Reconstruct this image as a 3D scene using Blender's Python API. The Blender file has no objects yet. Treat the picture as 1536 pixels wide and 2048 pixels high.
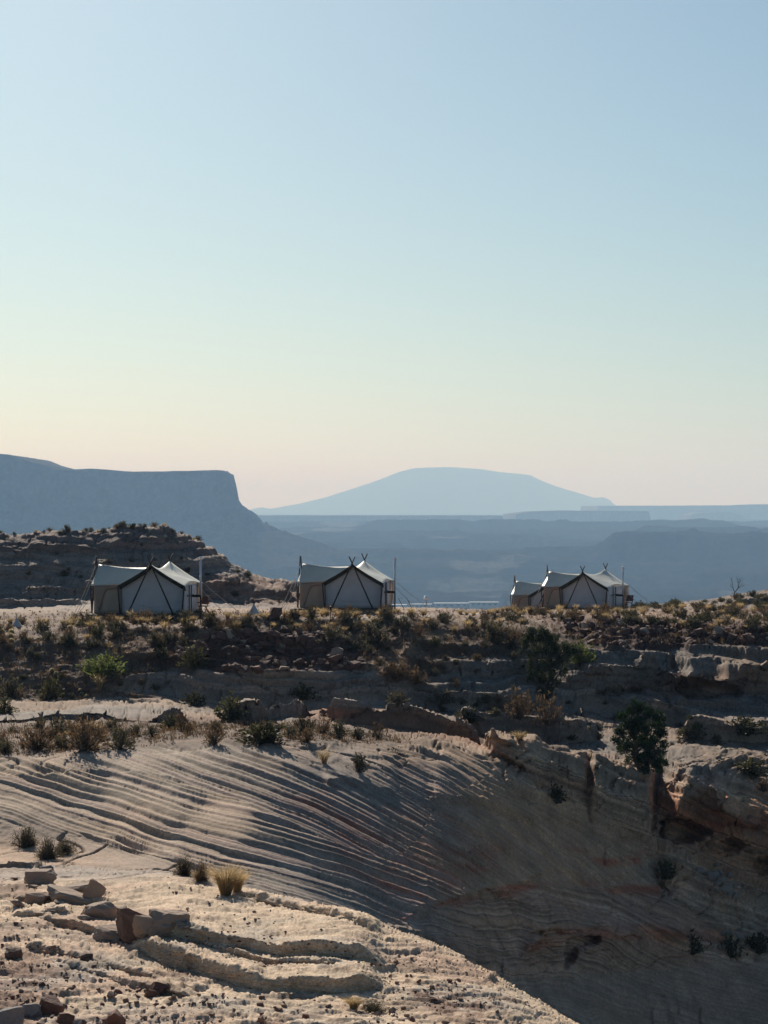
import bpy, bmesh, math, random
import numpy as np
from mathutils import Vector, Matrix

random.seed(7)
RNG = np.random.default_rng(11)
SC = bpy.context.scene
COL = SC.collection

# ------------------------------------------------------------------ camera
F = 4932.0            # focal length in photograph pixels (photo is 1536 x 2048)
CU, CV = 768.0, 1024.0
cam_d = bpy.data.cameras.new('camera')
cam_d.sensor_fit = 'HORIZONTAL'
cam_d.sensor_width = 36.0
cam_d.lens = 36.0 * F / 1536.0
cam_d.clip_start = 0.5
cam_d.clip_end = 90000.0
cam = bpy.data.objects.new('camera', cam_d)
cam.rotation_euler = (math.pi / 2, 0, 0)
COL.objects.link(cam)
SC.camera = cam

# ------------------------------------------------------------------ sky and sun
SUN_AZ, SUN_EL = -14.0, 28.0        # degrees; azimuth measured from the view axis (+Y), minus = left
world = bpy.data.worlds.new('World')
SC.world = world
world.use_nodes = True
nt = world.node_tree
nt.nodes.clear()
wo = nt.nodes.new('ShaderNodeOutputWorld')
bg = nt.nodes.new('ShaderNodeBackground')
sky = nt.nodes.new('ShaderNodeTexSky')
sky.sky_type = 'NISHITA'
sky.sun_disc = False
sky.sun_elevation = math.radians(SUN_EL)
sky.sun_rotation = math.radians(SUN_AZ)
sky.altitude = 1300.0
sky.air_density = 1.0
sky.dust_density = 2.1
sky.ozone_density = 4.0
bg.inputs['Strength'].default_value = 0.051
tint = nt.nodes.new('ShaderNodeVectorMath'); tint.operation = 'MULTIPLY'
tint.inputs[1].default_value = (.895, 1.03, 1.0)      # white balance of the whole sky
nt.links.new(sky.outputs[0], tint.inputs[0]); nt.links.new(tint.outputs[0], bg.inputs['Color'])
nt.links.new(bg.outputs[0], wo.inputs['Surface'])

sun_d = bpy.data.lights.new('sun', 'SUN')
sun_d.energy = 5.0
sun_d.angle = math.radians(0.53)
sun_d.color = (0.99, 0.93, 0.83)
sun = bpy.data.objects.new('sun', sun_d)
_az, _el = math.radians(SUN_AZ), math.radians(SUN_EL)
SUN_DIR = Vector((math.sin(_az) * math.cos(_el), math.cos(_az) * math.cos(_el), math.sin(_el)))
sun.rotation_euler = SUN_DIR.to_track_quat('Z', 'Y').to_euler()
sun.location = (-60, 120, 90)
COL.objects.link(sun)

vs = SC.view_settings
vs.view_transform = 'Standard'
vs.look = 'None'
vs.exposure = 0.34
vs.gamma = 1.0
vs.use_curve_mapping = False

SC.render.engine = 'CYCLES'
SC.cycles.use_denoising = True
SC.cycles.max_bounces = 6
SC.cycles.diffuse_bounces = 3
SC.cycles.glossy_bounces = 2
SC.cycles.transmission_bounces = 4
SC.cycles.transparent_max_bounces = 8
SC.cycles.volume_bounces = 2
SC.cycles.sample_clamp_indirect = 6.0

# ------------------------------------------------------------------ helpers
def P(u, v, y):
    return ((u - CU) / F * y, y, -(v - CV) / F * y)

def tag(o, label=None, cat=None, group=None, kind=None):
    if label: o['label'] = label
    if cat: o['category'] = cat
    if group: o['group'] = group
    if kind: o['kind'] = kind
    return o

def link(name, me, parent=None):
    o = bpy.data.objects.new(name, me)
    COL.objects.link(o)
    if parent is not None:
        o.parent = parent
    return o

def empty(name, loc=(0, 0, 0), rz=0.0):
    o = bpy.data.objects.new(name, None)
    o.empty_display_size = 0.2
    o.location = loc
    o.rotation_euler = (0, 0, rz)
    COL.objects.link(o)
    return o

def copy_tree(o, parent=None):
    c = o.copy()
    COL.objects.link(c)
    c.parent = parent
    for ch in list(o.children):
        copy_tree(ch, c)
    return c

def np_mesh(name, verts, faces, mat=None, smooth=True, col=None, fmat=None):
    """verts (N,3), faces (M,k) with constant k"""
    verts = np.ascontiguousarray(verts, dtype=np.float32)
    faces = np.ascontiguousarray(faces, dtype=np.int32)
    me = bpy.data.meshes.new(name)
    n, k = faces.shape
    me.vertices.add(len(verts)); me.vertices.foreach_set('co', verts.ravel())
    me.loops.add(n * k); me.loops.foreach_set('vertex_index', faces.ravel())
    me.polygons.add(n)
    me.polygons.foreach_set('loop_start', np.arange(0, n * k, k, dtype=np.int32))
    me.polygons.foreach_set('use_smooth', np.full(n, smooth, dtype=bool))
    if fmat is not None:
        me.polygons.foreach_set('material_index', np.asarray(fmat, dtype=np.int32))
    me.update(calc_edges=True)
    if col is not None:
        a = me.color_attributes.new('Col', 'FLOAT_COLOR', 'POINT')
        c4 = np.ones((len(verts), 4), dtype=np.float32)
        c4[:, :3] = col
        a.data.foreach_set('color', c4.ravel())
    if mat is not None:
        for m in (mat if isinstance(mat, (list, tuple)) else [mat]):
            me.materials.append(m)
    return me

def grid_faces(R, C):
    i = np.arange(R - 1)[:, None] * C + np.arange(C - 1)[None, :]
    return np.stack([i, i + 1, i + 1 + C, i + C], axis=-1).reshape(-1, 4)

# vectorised gradient noise --------------------------------------------------
_prm = np.random.default_rng(5).permutation(256).astype(np.int32)
_prm = np.concatenate([_prm, _prm, _prm])
_g3 = np.random.default_rng(6).normal(size=(256, 3)).astype(np.float32)
_g3 /= np.linalg.norm(_g3, axis=1, keepdims=True)

def pn3(x, y, z):
    x = np.asarray(x, np.float32); y = np.asarray(y, np.float32); z = np.asarray(z, np.float32)
    xi = np.floor(x).astype(np.int32); yi = np.floor(y).astype(np.int32); zi = np.floor(z).astype(np.int32)
    xf = x - xi; yf = y - yi; zf = z - zi
    xi &= 255; yi &= 255; zi &= 255
    s = lambda t: t * t * t * (t * (t * 6 - 15) + 10)
    u, v, w = s(xf), s(yf), s(zf)
    def g(dx, dy, dz):
        h = _prm[_prm[_prm[xi + dx] + yi + dy] + zi + dz]
        gr = _g3[h]
        return gr[..., 0] * (xf - dx) + gr[..., 1] * (yf - dy) + gr[..., 2] * (zf - dz)
    a = g(0, 0, 0); a += u * (g(1, 0, 0) - a)
    b = g(0, 1, 0); b += u * (g(1, 1, 0) - b)
    c = g(0, 0, 1); c += u * (g(1, 0, 1) - c)
    d = g(0, 1, 1); d += u * (g(1, 1, 1) - d)
    a += v * (b - a); c += v * (d - c)
    return (a + w * (c - a)) * 1.6

def fbm(x, y, z, oct=4, gain=0.5, lac=2.03):
    s = 0; a = 1.0; t = 0.0
    for k in range(oct):
        s = s + a * pn3(x + 17.3 * k, y - 9.1 * k, z + 4.7 * k)
        t += a
        x = x * lac; y = y * lac; z = z * lac; a *= gain
    return s / t

def sstep(a, b, x):
    t = np.clip((x - a) / (b - a), 0, 1)
    return t * t * (3 - 2 * t)

def poly_mask(U, V, pts, soft):
    """soft inside mask of a polygon (pts in pixels), 1 inside"""
    pts = np.asarray(pts, np.float32)
    lo, hi = pts.min(0) - soft, pts.max(0) + soft
    U0, V0 = U, V
    sel = (U0 > lo[0]) & (U0 < hi[0]) & (V0 > lo[1]) & (V0 < hi[1])
    out = np.zeros(U0.shape, np.float32)
    if not sel.any(): return out
    U, V = U0[sel], V0[sel]
    d2 = np.full(U.shape, 1e12, np.float32)
    inside = np.zeros(U.shape, bool)
    n = len(pts)
    for i in range(n):
        ax, ay = pts[i]; bx, by = pts[(i + 1) % n]
        ex, ey = bx - ax, by - ay
        t = np.clip(((U - ax) * ex + (V - ay) * ey) / (ex * ex + ey * ey + 1e-9), 0, 1)
        dx = U - (ax + t * ex); dy = V - (ay + t * ey)
        np.minimum(d2, dx * dx + dy * dy, out=d2)
        c = ((ay > V) != (by > V)) & (U < ex * (V - ay) / (ey if abs(ey) > 1e-9 else 1e-9) + ax)
        inside ^= c
    d = np.sqrt(d2) * np.where(inside, 1, -1)
    out[sel] = sstep(-soft, soft, d)
    return out

def line_dist(U, V, pts, yscale=1.0):
    d2 = np.full(U.shape, 1e12, np.float32)
    for (ax, ay), (bx, by) in zip(pts[:-1], pts[1:]):
        ay *= yscale; by *= yscale
        ex, ey = bx - ax, by - ay
        VV = V * yscale
        t = np.clip(((U - ax) * ex + (VV - ay) * ey) / (ex * ex + ey * ey + 1e-9), 0, 1)
        dx = U - (ax + t * ex); dy = VV - (ay + t * ey)
        np.minimum(d2, dx * dx + dy * dy, out=d2)
    return np.sqrt(d2)

# ------------------------------------------------------------------ materials
def new_mat(name):
    m = bpy.data.materials.new(name)
    m.use_nodes = True
    nt = m.node_tree
    b = nt.nodes['Principled BSDF']
    b.inputs['Specular IOR Level'].default_value = 0.2
    return m, nt, b

def N(nt, typ, **kw):
    n = nt.nodes.new(typ)
    for k, v in kw.items():
        setattr(n, k, v)
    return n

def mat_terrain(name='sandstone', fine=9.0, bump=0.5, dist=0.05, matte=True):
    m, nt, b = new_mat(name)
    L = nt.links.new
    if matte:                                   # far rock: no gloss at grazing angles
        nt.nodes.remove(b)
        b = N(nt, 'ShaderNodeBsdfDiffuse')
        L(b.outputs[0], nt.nodes['Material Output'].inputs['Surface'])
    at = N(nt, 'ShaderNodeAttribute', attribute_name='Col')
    geo = N(nt, 'ShaderNodeNewGeometry')
    n1 = N(nt, 'ShaderNodeTexNoise'); n1.inputs['Scale'].default_value = fine; n1.inputs['Detail'].default_value = 8; n1.inputs['Roughness'].default_value = 0.65
    n2 = N(nt, 'ShaderNodeTexNoise'); n2.inputs['Scale'].default_value = fine * 0.14; n2.inputs['Detail'].default_value = 5
    L(geo.outputs['Position'], n1.inputs['Vector']); L(geo.outputs['Position'], n2.inputs['Vector'])
    r1 = N(nt, 'ShaderNodeMapRange'); r1.inputs[1].default_value = 0.3; r1.inputs[2].default_value = 0.7; r1.inputs[3].default_value = 0.72; r1.inputs[4].default_value = 1.25
    r2 = N(nt, 'ShaderNodeMapRange'); r2.inputs[1].default_value = 0.3; r2.inputs[2].default_value = 0.7; r2.inputs[3].default_value = 0.8; r2.inputs[4].default_value = 1.18
    L(n1.outputs[0], r1.inputs[0]); L(n2.outputs[0], r2.inputs[0])
    n4 = N(nt, 'ShaderNodeTexNoise'); n4.inputs['Scale'].default_value = fine * 4.5; n4.inputs['Detail'].default_value = 3
    L(geo.outputs['Position'], n4.inputs['Vector'])
    r4 = N(nt, 'ShaderNodeMapRange'); r4.inputs[1].default_value = 0.32; r4.inputs[2].default_value = 0.68; r4.inputs[3].default_value = 0.72; r4.inputs[4].default_value = 1.2
    L(n4.outputs[0], r4.inputs[0])
    m0 = N(nt, 'ShaderNodeMath', operation='MULTIPLY'); L(r1.outputs[0], m0.inputs[0]); L(r4.outputs[0], m0.inputs[1])
    mu = N(nt, 'ShaderNodeMath', operation='MULTIPLY'); L(m0.outputs[0], mu.inputs[0]); L(r2.outputs[0], mu.inputs[1])
    mx = N(nt, 'ShaderNodeVectorMath', operation='SCALE'); L(at.outputs['Color'], mx.inputs[0]); L(mu.outputs[0], mx.inputs['Scale'])
    L(mx.outputs[0], b.inputs[0])
    bp = N(nt, 'ShaderNodeBump'); bp.inputs['Strength'].default_value = bump; bp.inputs['Distance'].default_value = dist
    L(n1.outputs[0], bp.inputs['Height']); L(bp.outputs[0], b.inputs['Normal'])
    b.inputs['Roughness'].default_value = 0.4 if matte else 0.85
    if not matte: b.inputs['Specular IOR Level'].default_value = 0.045
    return m

def mat_plain(name, col, rough=0.8, vary=0.15, scale=6.0, metal=0.0, spec=0.2, bump=0.0):
    m, nt, b = new_mat(name)
    L = nt.links.new
    tc = N(nt, 'ShaderNodeTexCoord')
    n = N(nt, 'ShaderNodeTexNoise'); n.inputs['Scale'].default_value = scale; n.inputs['Detail'].default_value = 5
    L(tc.outputs['Object'], n.inputs['Vector'])
    r = N(nt, 'ShaderNodeMapRange'); r.inputs[1].default_value = 0.3; r.inputs[2].default_value = 0.7
    r.inputs[3].default_value = 1 - vary; r.inputs[4].default_value = 1 + vary
    L(n.outputs[0], r.inputs[0])
    mx = N(nt, 'ShaderNodeVectorMath', operation='SCALE'); mx.inputs[0].default_value = col
    L(r.outputs[0], mx.inputs['Scale']); L(mx.outputs[0], b.inputs['Base Color'])
    b.inputs['Roughness'].default_value = rough
    b.inputs['Metallic'].default_value = metal
    b.inputs['Specular IOR Level'].default_value = spec
    if bump:
        bp = N(nt, 'ShaderNodeBump'); bp.inputs['Strength'].default_value = bump; bp.inputs['Distance'].default_value = 0.03
        L(n.outputs[0], bp.inputs['Height']); L(bp.outputs[0], b.inputs['Normal'])
    return m

def mat_trans(name, col, tcol, fac=0.4, rough=0.7, vary=0.25, scale=3.0, spec=0.15, attr=False, bump=0.0):
    """cloth or leaf: reflects and lets light through"""
    m, nt, b = new_mat(name)
    L = nt.links.new
    out = nt.nodes['Material Output']
    tc = N(nt, 'ShaderNodeTexCoord')
    n = N(nt, 'ShaderNodeTexNoise'); n.inputs['Scale'].default_value = scale; n.inputs['Detail'].default_value = 4
    L(tc.outputs['Object'], n.inputs['Vector'])
    r = N(nt, 'ShaderNodeMapRange'); r.inputs[1].default_value = 0.3; r.inputs[2].default_value = 0.7
    r.inputs[3].default_value = 1 - vary; r.inputs[4].default_value = 1 + vary
    L(n.outputs[0], r.inputs[0])
    fac_out = r.outputs[0]
    if attr:
        at = N(nt, 'ShaderNodeAttribute', attribute_name='Col')
        oi = N(nt, 'ShaderNodeObjectInfo')
        rr = N(nt, 'ShaderNodeMapRange'); rr.inputs[3].default_value = 0.75; rr.inputs[4].default_value = 1.3
        L(oi.outputs['Random'], rr.inputs[0])
        m2 = N(nt, 'ShaderNodeMath', operation='MULTIPLY'); L(at.outputs['Fac'], m2.inputs[0]); L(rr.outputs[0], m2.inputs[1])
        m3 = N(nt, 'ShaderNodeMath', operation='MULTIPLY'); L(m2.outputs[0], m3.inputs[0]); L(fac_out, m3.inputs[1])
        fac_out = m3.outputs[0]
    s1 = N(nt, 'ShaderNodeVectorMath', operation='SCALE'); s1.inputs[0].default_value = col; L(fac_out, s1.inputs['Scale'])
    s2 = N(nt, 'ShaderNodeVectorMath', operation='SCALE'); s2.inputs[0].default_value = tcol; L(fac_out, s2.inputs['Scale'])
    L(s1.outputs[0], b.inputs['Base Color'])
    b.inputs['Roughness'].default_value = rough
    b.inputs['Specular IOR Level'].default_value = spec
    tr = N(nt, 'ShaderNodeBsdfTranslucent'); L(s2.outputs[0], tr.inputs['Color'])
    mix = N(nt, 'ShaderNodeMixShader'); mix.inputs[0].default_value = fac
    L(b.outputs[0], mix.inputs[1]); L(tr.outputs[0], mix.inputs[2]); L(mix.outputs[0], out.inputs['Surface'])
    if bump:
        n3 = N(nt, 'ShaderNodeTexNoise'); n3.inputs['Scale'].default_value = 2.2; n3.inputs['Detail'].default_value = 3
        L(tc.outputs['Object'], n3.inputs['Vector'])
        bp = N(nt, 'ShaderNodeBump'); bp.inputs['Strength'].default_value = bump; bp.inputs['Distance'].default_value = 0.045
        L(n3.outputs[0], bp.inputs['Height']); L(bp.outputs[0], b.inputs['Normal'])
    return m
# ------------------------------------------------------------------ near terrain
# columns: photo u -> nodes (depth y, photo v at that depth)
NODES = {
 -350: [(20,2750),(34,2050),(46,1778),(58,1742),(80,1702),(84.5,1607),(90.5,1505),(112,1455),(133,1413),(138.5,1335),(144,1266),(156,1241),(187,1205),(195.5,1125),(199,1092),(238,1120),(420,2500)],
    0: [(20,2750),(34,2050),(46,1778),(58,1742),(80,1702),(84.5,1607),(90.5,1503),(112,1455),(133,1413),(138.5,1335),(144,1266),(156,1240),(187,1203),(195.5,1120),(199,1088),(238,1120),(420,2500)],
  200: [(20,2750),(34,2050),(47,1768),(58,1742),(80,1705),(84.5,1610),(90.5,1500),(112,1455),(133,1413),(138.5,1335),(144,1264),(154,1240),(187,1203),(195.5,1115),(199,1073),(238,1120),(420,2500)],
  340: [(20,2750),(34,2050),(47.5,1748),(58,1760),(75.9,1724),(81.9,1622),(91,1493),(112,1455),(133,1412),(138.5,1338),(144,1262),(154,1239),(187,1205),(195.5,1118),(199,1069),(238,1130),(420,2500)],
  400: [(20,2750),(34,2050),(46.8,1762),(58,1782),(74.5,1744),(81.5,1632),(91.5,1491),(112,1455),(133,1412),(138.5,1338),(144,1262),(156,1237),(188,1206),(196,1130),(200,1085),(238,1200),(420,2500)],
  500: [(20,2750),(34,2050),(45.5,1792),(57,1835),(72,1782),(80,1650),(92,1490),(116,1453),(133,1413),(138.5,1336),(144,1262),(160,1233),(189,1212),(197,1172),(201,1155),(238,1230),(420,2500)],
  600: [(20,2750),(34,2050),(43.5,1825),(58,1920),(71.6,1822),(79.8,1680),(94,1490),(118,1451),(133,1413),(139,1335),(145,1260),(165,1229),(190,1214),(200,1190),(205,1172),(240,1250),(420,2500)],
  700: [(20,2750),(34,2050),(42,1850),(59,2020),(74.5,1850),(82.4,1700),(97,1495),(119,1452),(133,1413),(139,1335),(145,1259),(170,1225),(190,1216),(205,1214),(228,1218),(250,1300),(420,2500)],
  850: [(20,2750),(34,2060),(39.5,1905),(61,2200),(79.5,1905),(85.8,1770),(101,1500),(121,1455),(134,1418),(140,1335),(147,1255),(180,1222),(200,1217),(215,1218),(235,1224),(255,1310),(420,2500)],
 1000: [(20,2750),(32,2120),(37,1985),(63,2400),(86,1990),(93,1800),(107,1505),(123,1465),(135,1430),(142,1340),(150,1257),(195,1222),(207,1222),(222,1228),(240,1238),(260,1330),(420,2500)],
 1150: [(20,2750),(30,2220),(35,2075),(66,2600),(95,2030),(101,1830),(113,1515),(126,1470),(136,1440),(143,1350),(151,1262),(200,1222),(210,1222),(222,1224),(240,1234),(262,1330),(420,2500)],
 1300: [(20,2750),(28,2330),(33,2150),(68,2900),(103,2070),(109.5,1830),(118.5,1560),(128,1480),(137,1440),(144,1360),(151,1278),(205,1220),(215,1217),(228,1213),(240,1211),(265,1300),(420,2500)],
 1536: [(20,2750),(26,2450),(31,2250),(68,3100),(108,2070),(113.5,1840),(122,1580),(130,1490),(138,1450),(145,1370),(152,1278),(205,1216),(220,1204),(232,1192),(244,1180),(268,1270),(420,2500)],
 1886: [(20,2750),(26,2450),(31,2250),(68,3100),(108,2070),(113.5,1840),(122,1585),(130,1495),(138,1455),(145,1372),(152,1280),(205,1214),(220,1198),(232,1180),(244,1160),(268,1270),(420,2500)],
}
_us = np.array(sorted(NODES))
NC = 1020
U_COLS = np.linspace(-350, 1886, NC)
NN = len(NODES[0])
ky = np.array([[p[0] for p in NODES[u]] for u in sorted(NODES)], float)
kv = np.array([[p[1] for p in NODES[u]] for u in sorted(NODES)], float)
def _smooth1(a, n):
    k = np.hanning(2 * n + 3)[1:-1]; k /= k.sum()
    p = np.pad(a, (n, n), mode='edge')
    return np.convolve(p, k, mode='valid')
NY = np.stack([_smooth1(np.interp(U_COLS, _us, ky[:, i]), 34) for i in range(NN)], 1)
NV = np.stack([_smooth1(np.interp(U_COLS, _us, kv[:, i]), 34) for i in range(NN)], 1)
NZ = -(NV - CV) / F * NY

R0 = 3800
YD = np.exp(np.linspace(math.log(20.5), math.log(415), R0))

def pchip(x, y, xq):
    h = np.diff(x); d = np.diff(y) / h
    m = np.zeros_like(y)
    w1 = 2 * h[1:] + h[:-1]; w2 = h[1:] + 2 * h[:-1]
    ok = d[:-1] * d[1:] > 0
    with np.errstate(divide='ignore', invalid='ignore'):
        hm = (w1 + w2) / (w1 / d[:-1] + w2 / d[1:])
    m[1:-1] = np.where(ok, hm, 0)
    m[0] = d[0]; m[-1] = d[-1]
    i = np.clip(np.searchsorted(x, xq) - 1, 0, len(x) - 2)
    t = (xq - x[i]) / h[i]
    t2, t3 = t * t, t * t * t
    return (2*t3-3*t2+1)*y[i] + (t3-2*t2+t)*h[i]*m[i] + (-2*t3+3*t2)*y[i+1] + (t3-t2)*h[i]*m[i+1]

ZD = np.empty((R0, NC), np.float32)
for j in range(NC):
    ZD[:, j] = pchip(NY[j], NZ[j], YD)
UD = np.broadcast_to(U_COLS[None, :], (R0, NC))

# medium swells of the rock and soil
XD = ((UD - CU) / F * YD[:, None]).astype(np.float32)
YY = np.broadcast_to(YD[:, None], (R0, NC)).astype(np.float32)
sw = fbm(XD[::4, ::4] * 0.11, YY[::4, ::4] * 0.07, 0 * XD[::4, ::4] + 3.1, 3)
sw = np.repeat(np.repeat(sw, 4, 0), 4, 1)[:R0, :NC]
ker = np.hanning(13)[1:-1]; ker /= ker.sum()
sw = np.apply_along_axis(lambda a: np.convolve(np.pad(a, 5, mode='edge'), ker, 'valid'), 0, sw)
ZD += (sw * 0.35 * sstep(30, 60, YY) * sstep(262, 235, YY)).astype(np.float32)

def hit_base(u, v):
    j = int(np.clip(np.searchsorted(U_COLS, u), 0, NC - 1))
    pv = CV - ZD[:, j] / YD * F
    k = np.argmax(pv <= v)
    return YD[k]

# ledges: foot line in photo pixels, height m, back length m, face width m, overhang m
LEDGES = [
 # foreground terraces
 ([(60,1838),(150,1862),(250,1888),(400,1912),(560,1932),(700,1940),(800,1948)], .20, 3.2, .10, .05),
 ([(250,1896),(330,1930),(430,1962),(540,1985),(680,1992),(775,1978)], .26, 2.6, .10, .06),
 ([(300,1880),(420,1918),(560,1945),(700,1952)], .10, 1.2, .06, .03),
 ([(40,1895),(140,1918),(240,1945),(330,1972)], .09, 1.4, .06, .02),
 ([(90,1925),(200,1955),(300,1985),(400,2000)], .07, 1.0, .06, .02),
 ([(-120,1738),(0,1737),(60,1738),(112,1730)], .15, 2.0, .07, .05),
 ([(20,1808),(110,1812),(220,1822)], .10, 1.6, .07, .03),
 ([(20,1835),(90,1838),(150,1845)], .08, 1.2, .06, .03),
 ([(470,1795),(570,1822),(660,1842),(770,1880)], .12, 1.6, .15, .0),
 ([(150,1660),(220,1690),(300,1708),(380,1728)], .10, 1.5, .12, .03),
 # benches on the left and middle
 ([(-350,1452),(-100,1450),(50,1447),(220,1442),(330,1440),(440,1428)], .50, 9.0, .30, .35),
 ([(420,1440),(520,1436),(610,1432),(700,1442),(850,1458),(985,1486)], .70, 9.0, .40, .40),
 ([(440,1412),(520,1408),(610,1410)], .30, 4.0, .25, .1),
 ([(350,1362),(430,1378),(520,1392),(700,1398),(870,1388)], .95, 10.0, 1.6, .1),
 ([(210,1336),(290,1330),(420,1337),(520,1352)], .45, 5.0, .3, .2),
 ([(100,1375),(200,1392),(330,1395)], .3, 4.0, .4, .05),
 ([(660,1372),(720,1385),(760,1392)], .5, 4.0, .3, .15),
 ([(390,1300),(470,1318),(600,1330),(730,1325)], .5, 8.0, .5, .0),
 ([(780,1312),(880,1318),(980,1322)], .35, 5.0, .4, .1),
 ([(790,1345),(900,1360),(1010,1362),(1075,1355)], .45, 5.0, .35, .15),
 ([(820,1405),(930,1412),(1010,1415),(1100,1420)], .5, 5.0, .35, .15),
 ([(900,1455),(1010,1462),(1120,1478),(1225,1482)], .7, 6.0, .35, .25),
 # right hand rim rock with hollows under it
 ([(1090,1388),(1150,1388),(1220,1388),(1290,1378),(1350,1396),(1420,1402),(1500,1398),(1600,1400),(1886,1400)], 1.25, 16.0, 1.4, 1.4),
 ([(1110,1350),(1200,1352),(1290,1355)], .45, 4.0, .3, .2),
 ([(1230,1430),(1300,1432),(1420,1428),(1536,1440),(1800,1440)], .6, 5.0, .4, .2),
 ([(1090,1432),(1180,1430),(1280,1442)], .55, 5.0, .35, .25),
 ([(1330,1485),(1430,1492),(1536,1490),(1800,1490)], .6, 6.0, .35, .2),
 # big slabs over the gully
 ([(960,1492),(1030,1535),(1110,1570),(1190,1592)], .95, 7.0, .7, .6),
 ([(1175,1622),(1240,1665),(1300,1698),(1316,1706)], 1.5, 6.0, .8, .5),
 ([(1318,1680),(1370,1678),(1430,1690),(1500,1706),(1600,1710),(1886,1720)], 2.0, 9.0, 1.2, 1.7),
 ([(1322,1600),(1400,1640),(1480,1690),(1540,1700)], .3, 2.0, .3, .1),
 ([(1060,1640),(1160,1662),(1240,1700),(1310,1722)], .25, 3.0, .25, .1),
 ([(640,1568),(690,1560),(730,1575),(800,1590)], .18, 3.0, .3, .05),
 ([(850,1600),(940,1612),(1040,1640),(1090,1660)], .35, 3.0, .3, .15),
 # scalloped red line and lower hollow
 ([(795,1845),(850,1828),(900,1806),(960,1795),(1040,1782),(1100,1768),(1190,1778),(1260,1780),(1320,1778)], .32, 3.0, .25, .15),
 ([(1030,1925),(1080,1922),(1128,1920),(1180,1932),(1260,1930),(1340,1920),(1400,1905)], 1.15, 4.5, .6, 1.0),
 ([(960,1962),(1040,1958),(1128,1960),(1250,1952),(1350,1944),(1412,1925)], .3, 2.0, .3, .1),
 ([(1330,1750),(1390,1790),(1450,1810),(1536,1800)], .5, 3.0, .3, .2),
 # hill behind the left tent
 ([(-350,1110),(0,1118),(60,1118),(150,1120),(250,1112),(330,1105),(398,1102)], .55, 20.0, .8, .4),
 ([(-350,1150),(0,1152),(100,1150),(220,1150),(330,1140),(440,1136),(492,1150)], .6, 5.0, 1.2, .3),
 ([(20,1195),(90,1190),(180,1182),(300,1185),(430,1185),(520,1178)], .6, 4.0, .8, .5),
 ([(400,1196),(460,1192),(520,1190),(560,1196),(610,1205)], .5, 4.0, .8, .3),
 ([(-200,1215),(0,1215),(100,1212),(190,1208)], .5, 5.0, .4, .2),
 # hillock on the right
 ([(1440,1212),(1490,1208),(1536,1205),(1886,1205)], .5, 8.0, .5, .1),
]
DY = np.zeros((R0, NC), np.float32)
DZ = np.zeros((R0, NC), np.float32)
RED = []
rl = np.random.default_rng(21)
for pts, h, Lb, w, ov in LEDGES:
    pu = np.array([p[0] for p in pts], float); pvv = np.array([p[1] for p in pts], float)
    j0, j1 = np.searchsorted(U_COLS, [pu[0], pu[-1]])
    if j1 - j0 < 4: continue
    uc = U_COLS[j0:j1]
    ve = np.interp(uc, pu, pvv)
    ye = np.array([hit_base(a, b) for a, b in zip(uc, ve)])
    ye = _smooth1(ye, 5)
    ph = rl.uniform(0, 50)
    sc_ = ye.mean() / 90.0
    xw = (uc - CU) / F * ye
    nz = pn3(xw * .45 / max(sc_, .4) + ph, 0 * xw + ph, 0 * xw) ; nz2 = pn3(xw * 1.7 / max(sc_, .4) + ph, 0 * xw + ph, 0 * xw + 9)
    ye = ye + (nz * 0.6 + nz2 * (.10 if ye.mean() > 55 else .03)) * max(0.25, h) * max(sc_, .4)
    e0 = (uc - uc[0]) / (uc[-1] - uc[0])
    tp = sstep(0, .12, e0) * sstep(1, .88, e0)
    if pu[0] < -100: tp = sstep(1, .88, e0)
    if pu[-1] > 1700: tp = sstep(0, .12, e0)
    hh = h * tp * (1 + .45 * pn3(xw * .5 - ph, 0 * xw, 0 * xw + ph) + .12 * pn3(xw * 1.5 - ph, 0 * xw, 0 * xw + ph))
    t = YD[:, None] - ye[None, :]
    rise = sstep(-w, 0, t)
    dz = hh[None, :] * rise * np.exp(-np.maximum(t, 0) / Lb)
    DZ[:, j0:j1] += dz
    if ov > 0:
        oo = ov * tp * np.clip(.75 + .9 * pn3(xw * .55 + 3 * ph, 0 * xw, 0 * xw), .1, 1.6)
        DY[:, j0:j1] -= oo[None, :] * sstep(-w * .55, 0, t) * np.exp(-np.maximum(t, 0) / (1.2 + h))

# cracks
ZT = ZD + DZ
CRACKS = [([(1312,1552),(1309,1600),(1300,1650),(1303,1690),(1322,1740)], 9, .9),
          ([(1345,1312),(1352,1345),(1340,1372)], 5, .5), ([(1180,1620),(1240,1662),(1300,1694)], 5, .4),
          ([(1170,1575),(1178,1560),(1240,1552),(1312,1556)], 4, .25),
          ([(1283,1975),(1300,2010),(1306,2060)], 4, .22), ([(1322,1985),(1335,2020),(1345,2060)], 5, .26),
          ([(1345,1985),(1356,2020)], 3, .15), ([(1372,1975),(1398,2015),(1398,2050)], 3.5, .2),
          ([(1450,1975),(1470,2010),(1500,2045)], 3, .15), ([(1210,1690),(1206,1720)], 3, .2),
          ([(290,1125),(275,1150)], 3, .5), ([(320,1118),(300,1150)], 3, .5)]
VB = CV - ZT / YD[:, None] * F
for pts, w, dpt in CRACKS:
    a = np.array(pts, float)
    j0, j1 = np.searchsorted(U_COLS, [a[:, 0].min() - 4 * w, a[:, 0].max() + 4 * w])
    r = (VB[:, j0:j1] > a[:, 1].min() - 6 * w) & (VB[:, j0:j1] < a[:, 1].max() + 6 * w) & (YD[:, None] > 55)
    d = line_dist(UD[:, j0:j1].astype(np.float32) + 3 * pn3(UD[:, j0:j1] * .05, VB[:, j0:j1] * .05, 0 * VB[:, j0:j1]), VB[:, j0:j1], pts, .6)
    DZ[:, j0:j1] -= np.where(r, dpt * np.exp(-(d / w) ** 2), 0).astype(np.float32)

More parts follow.
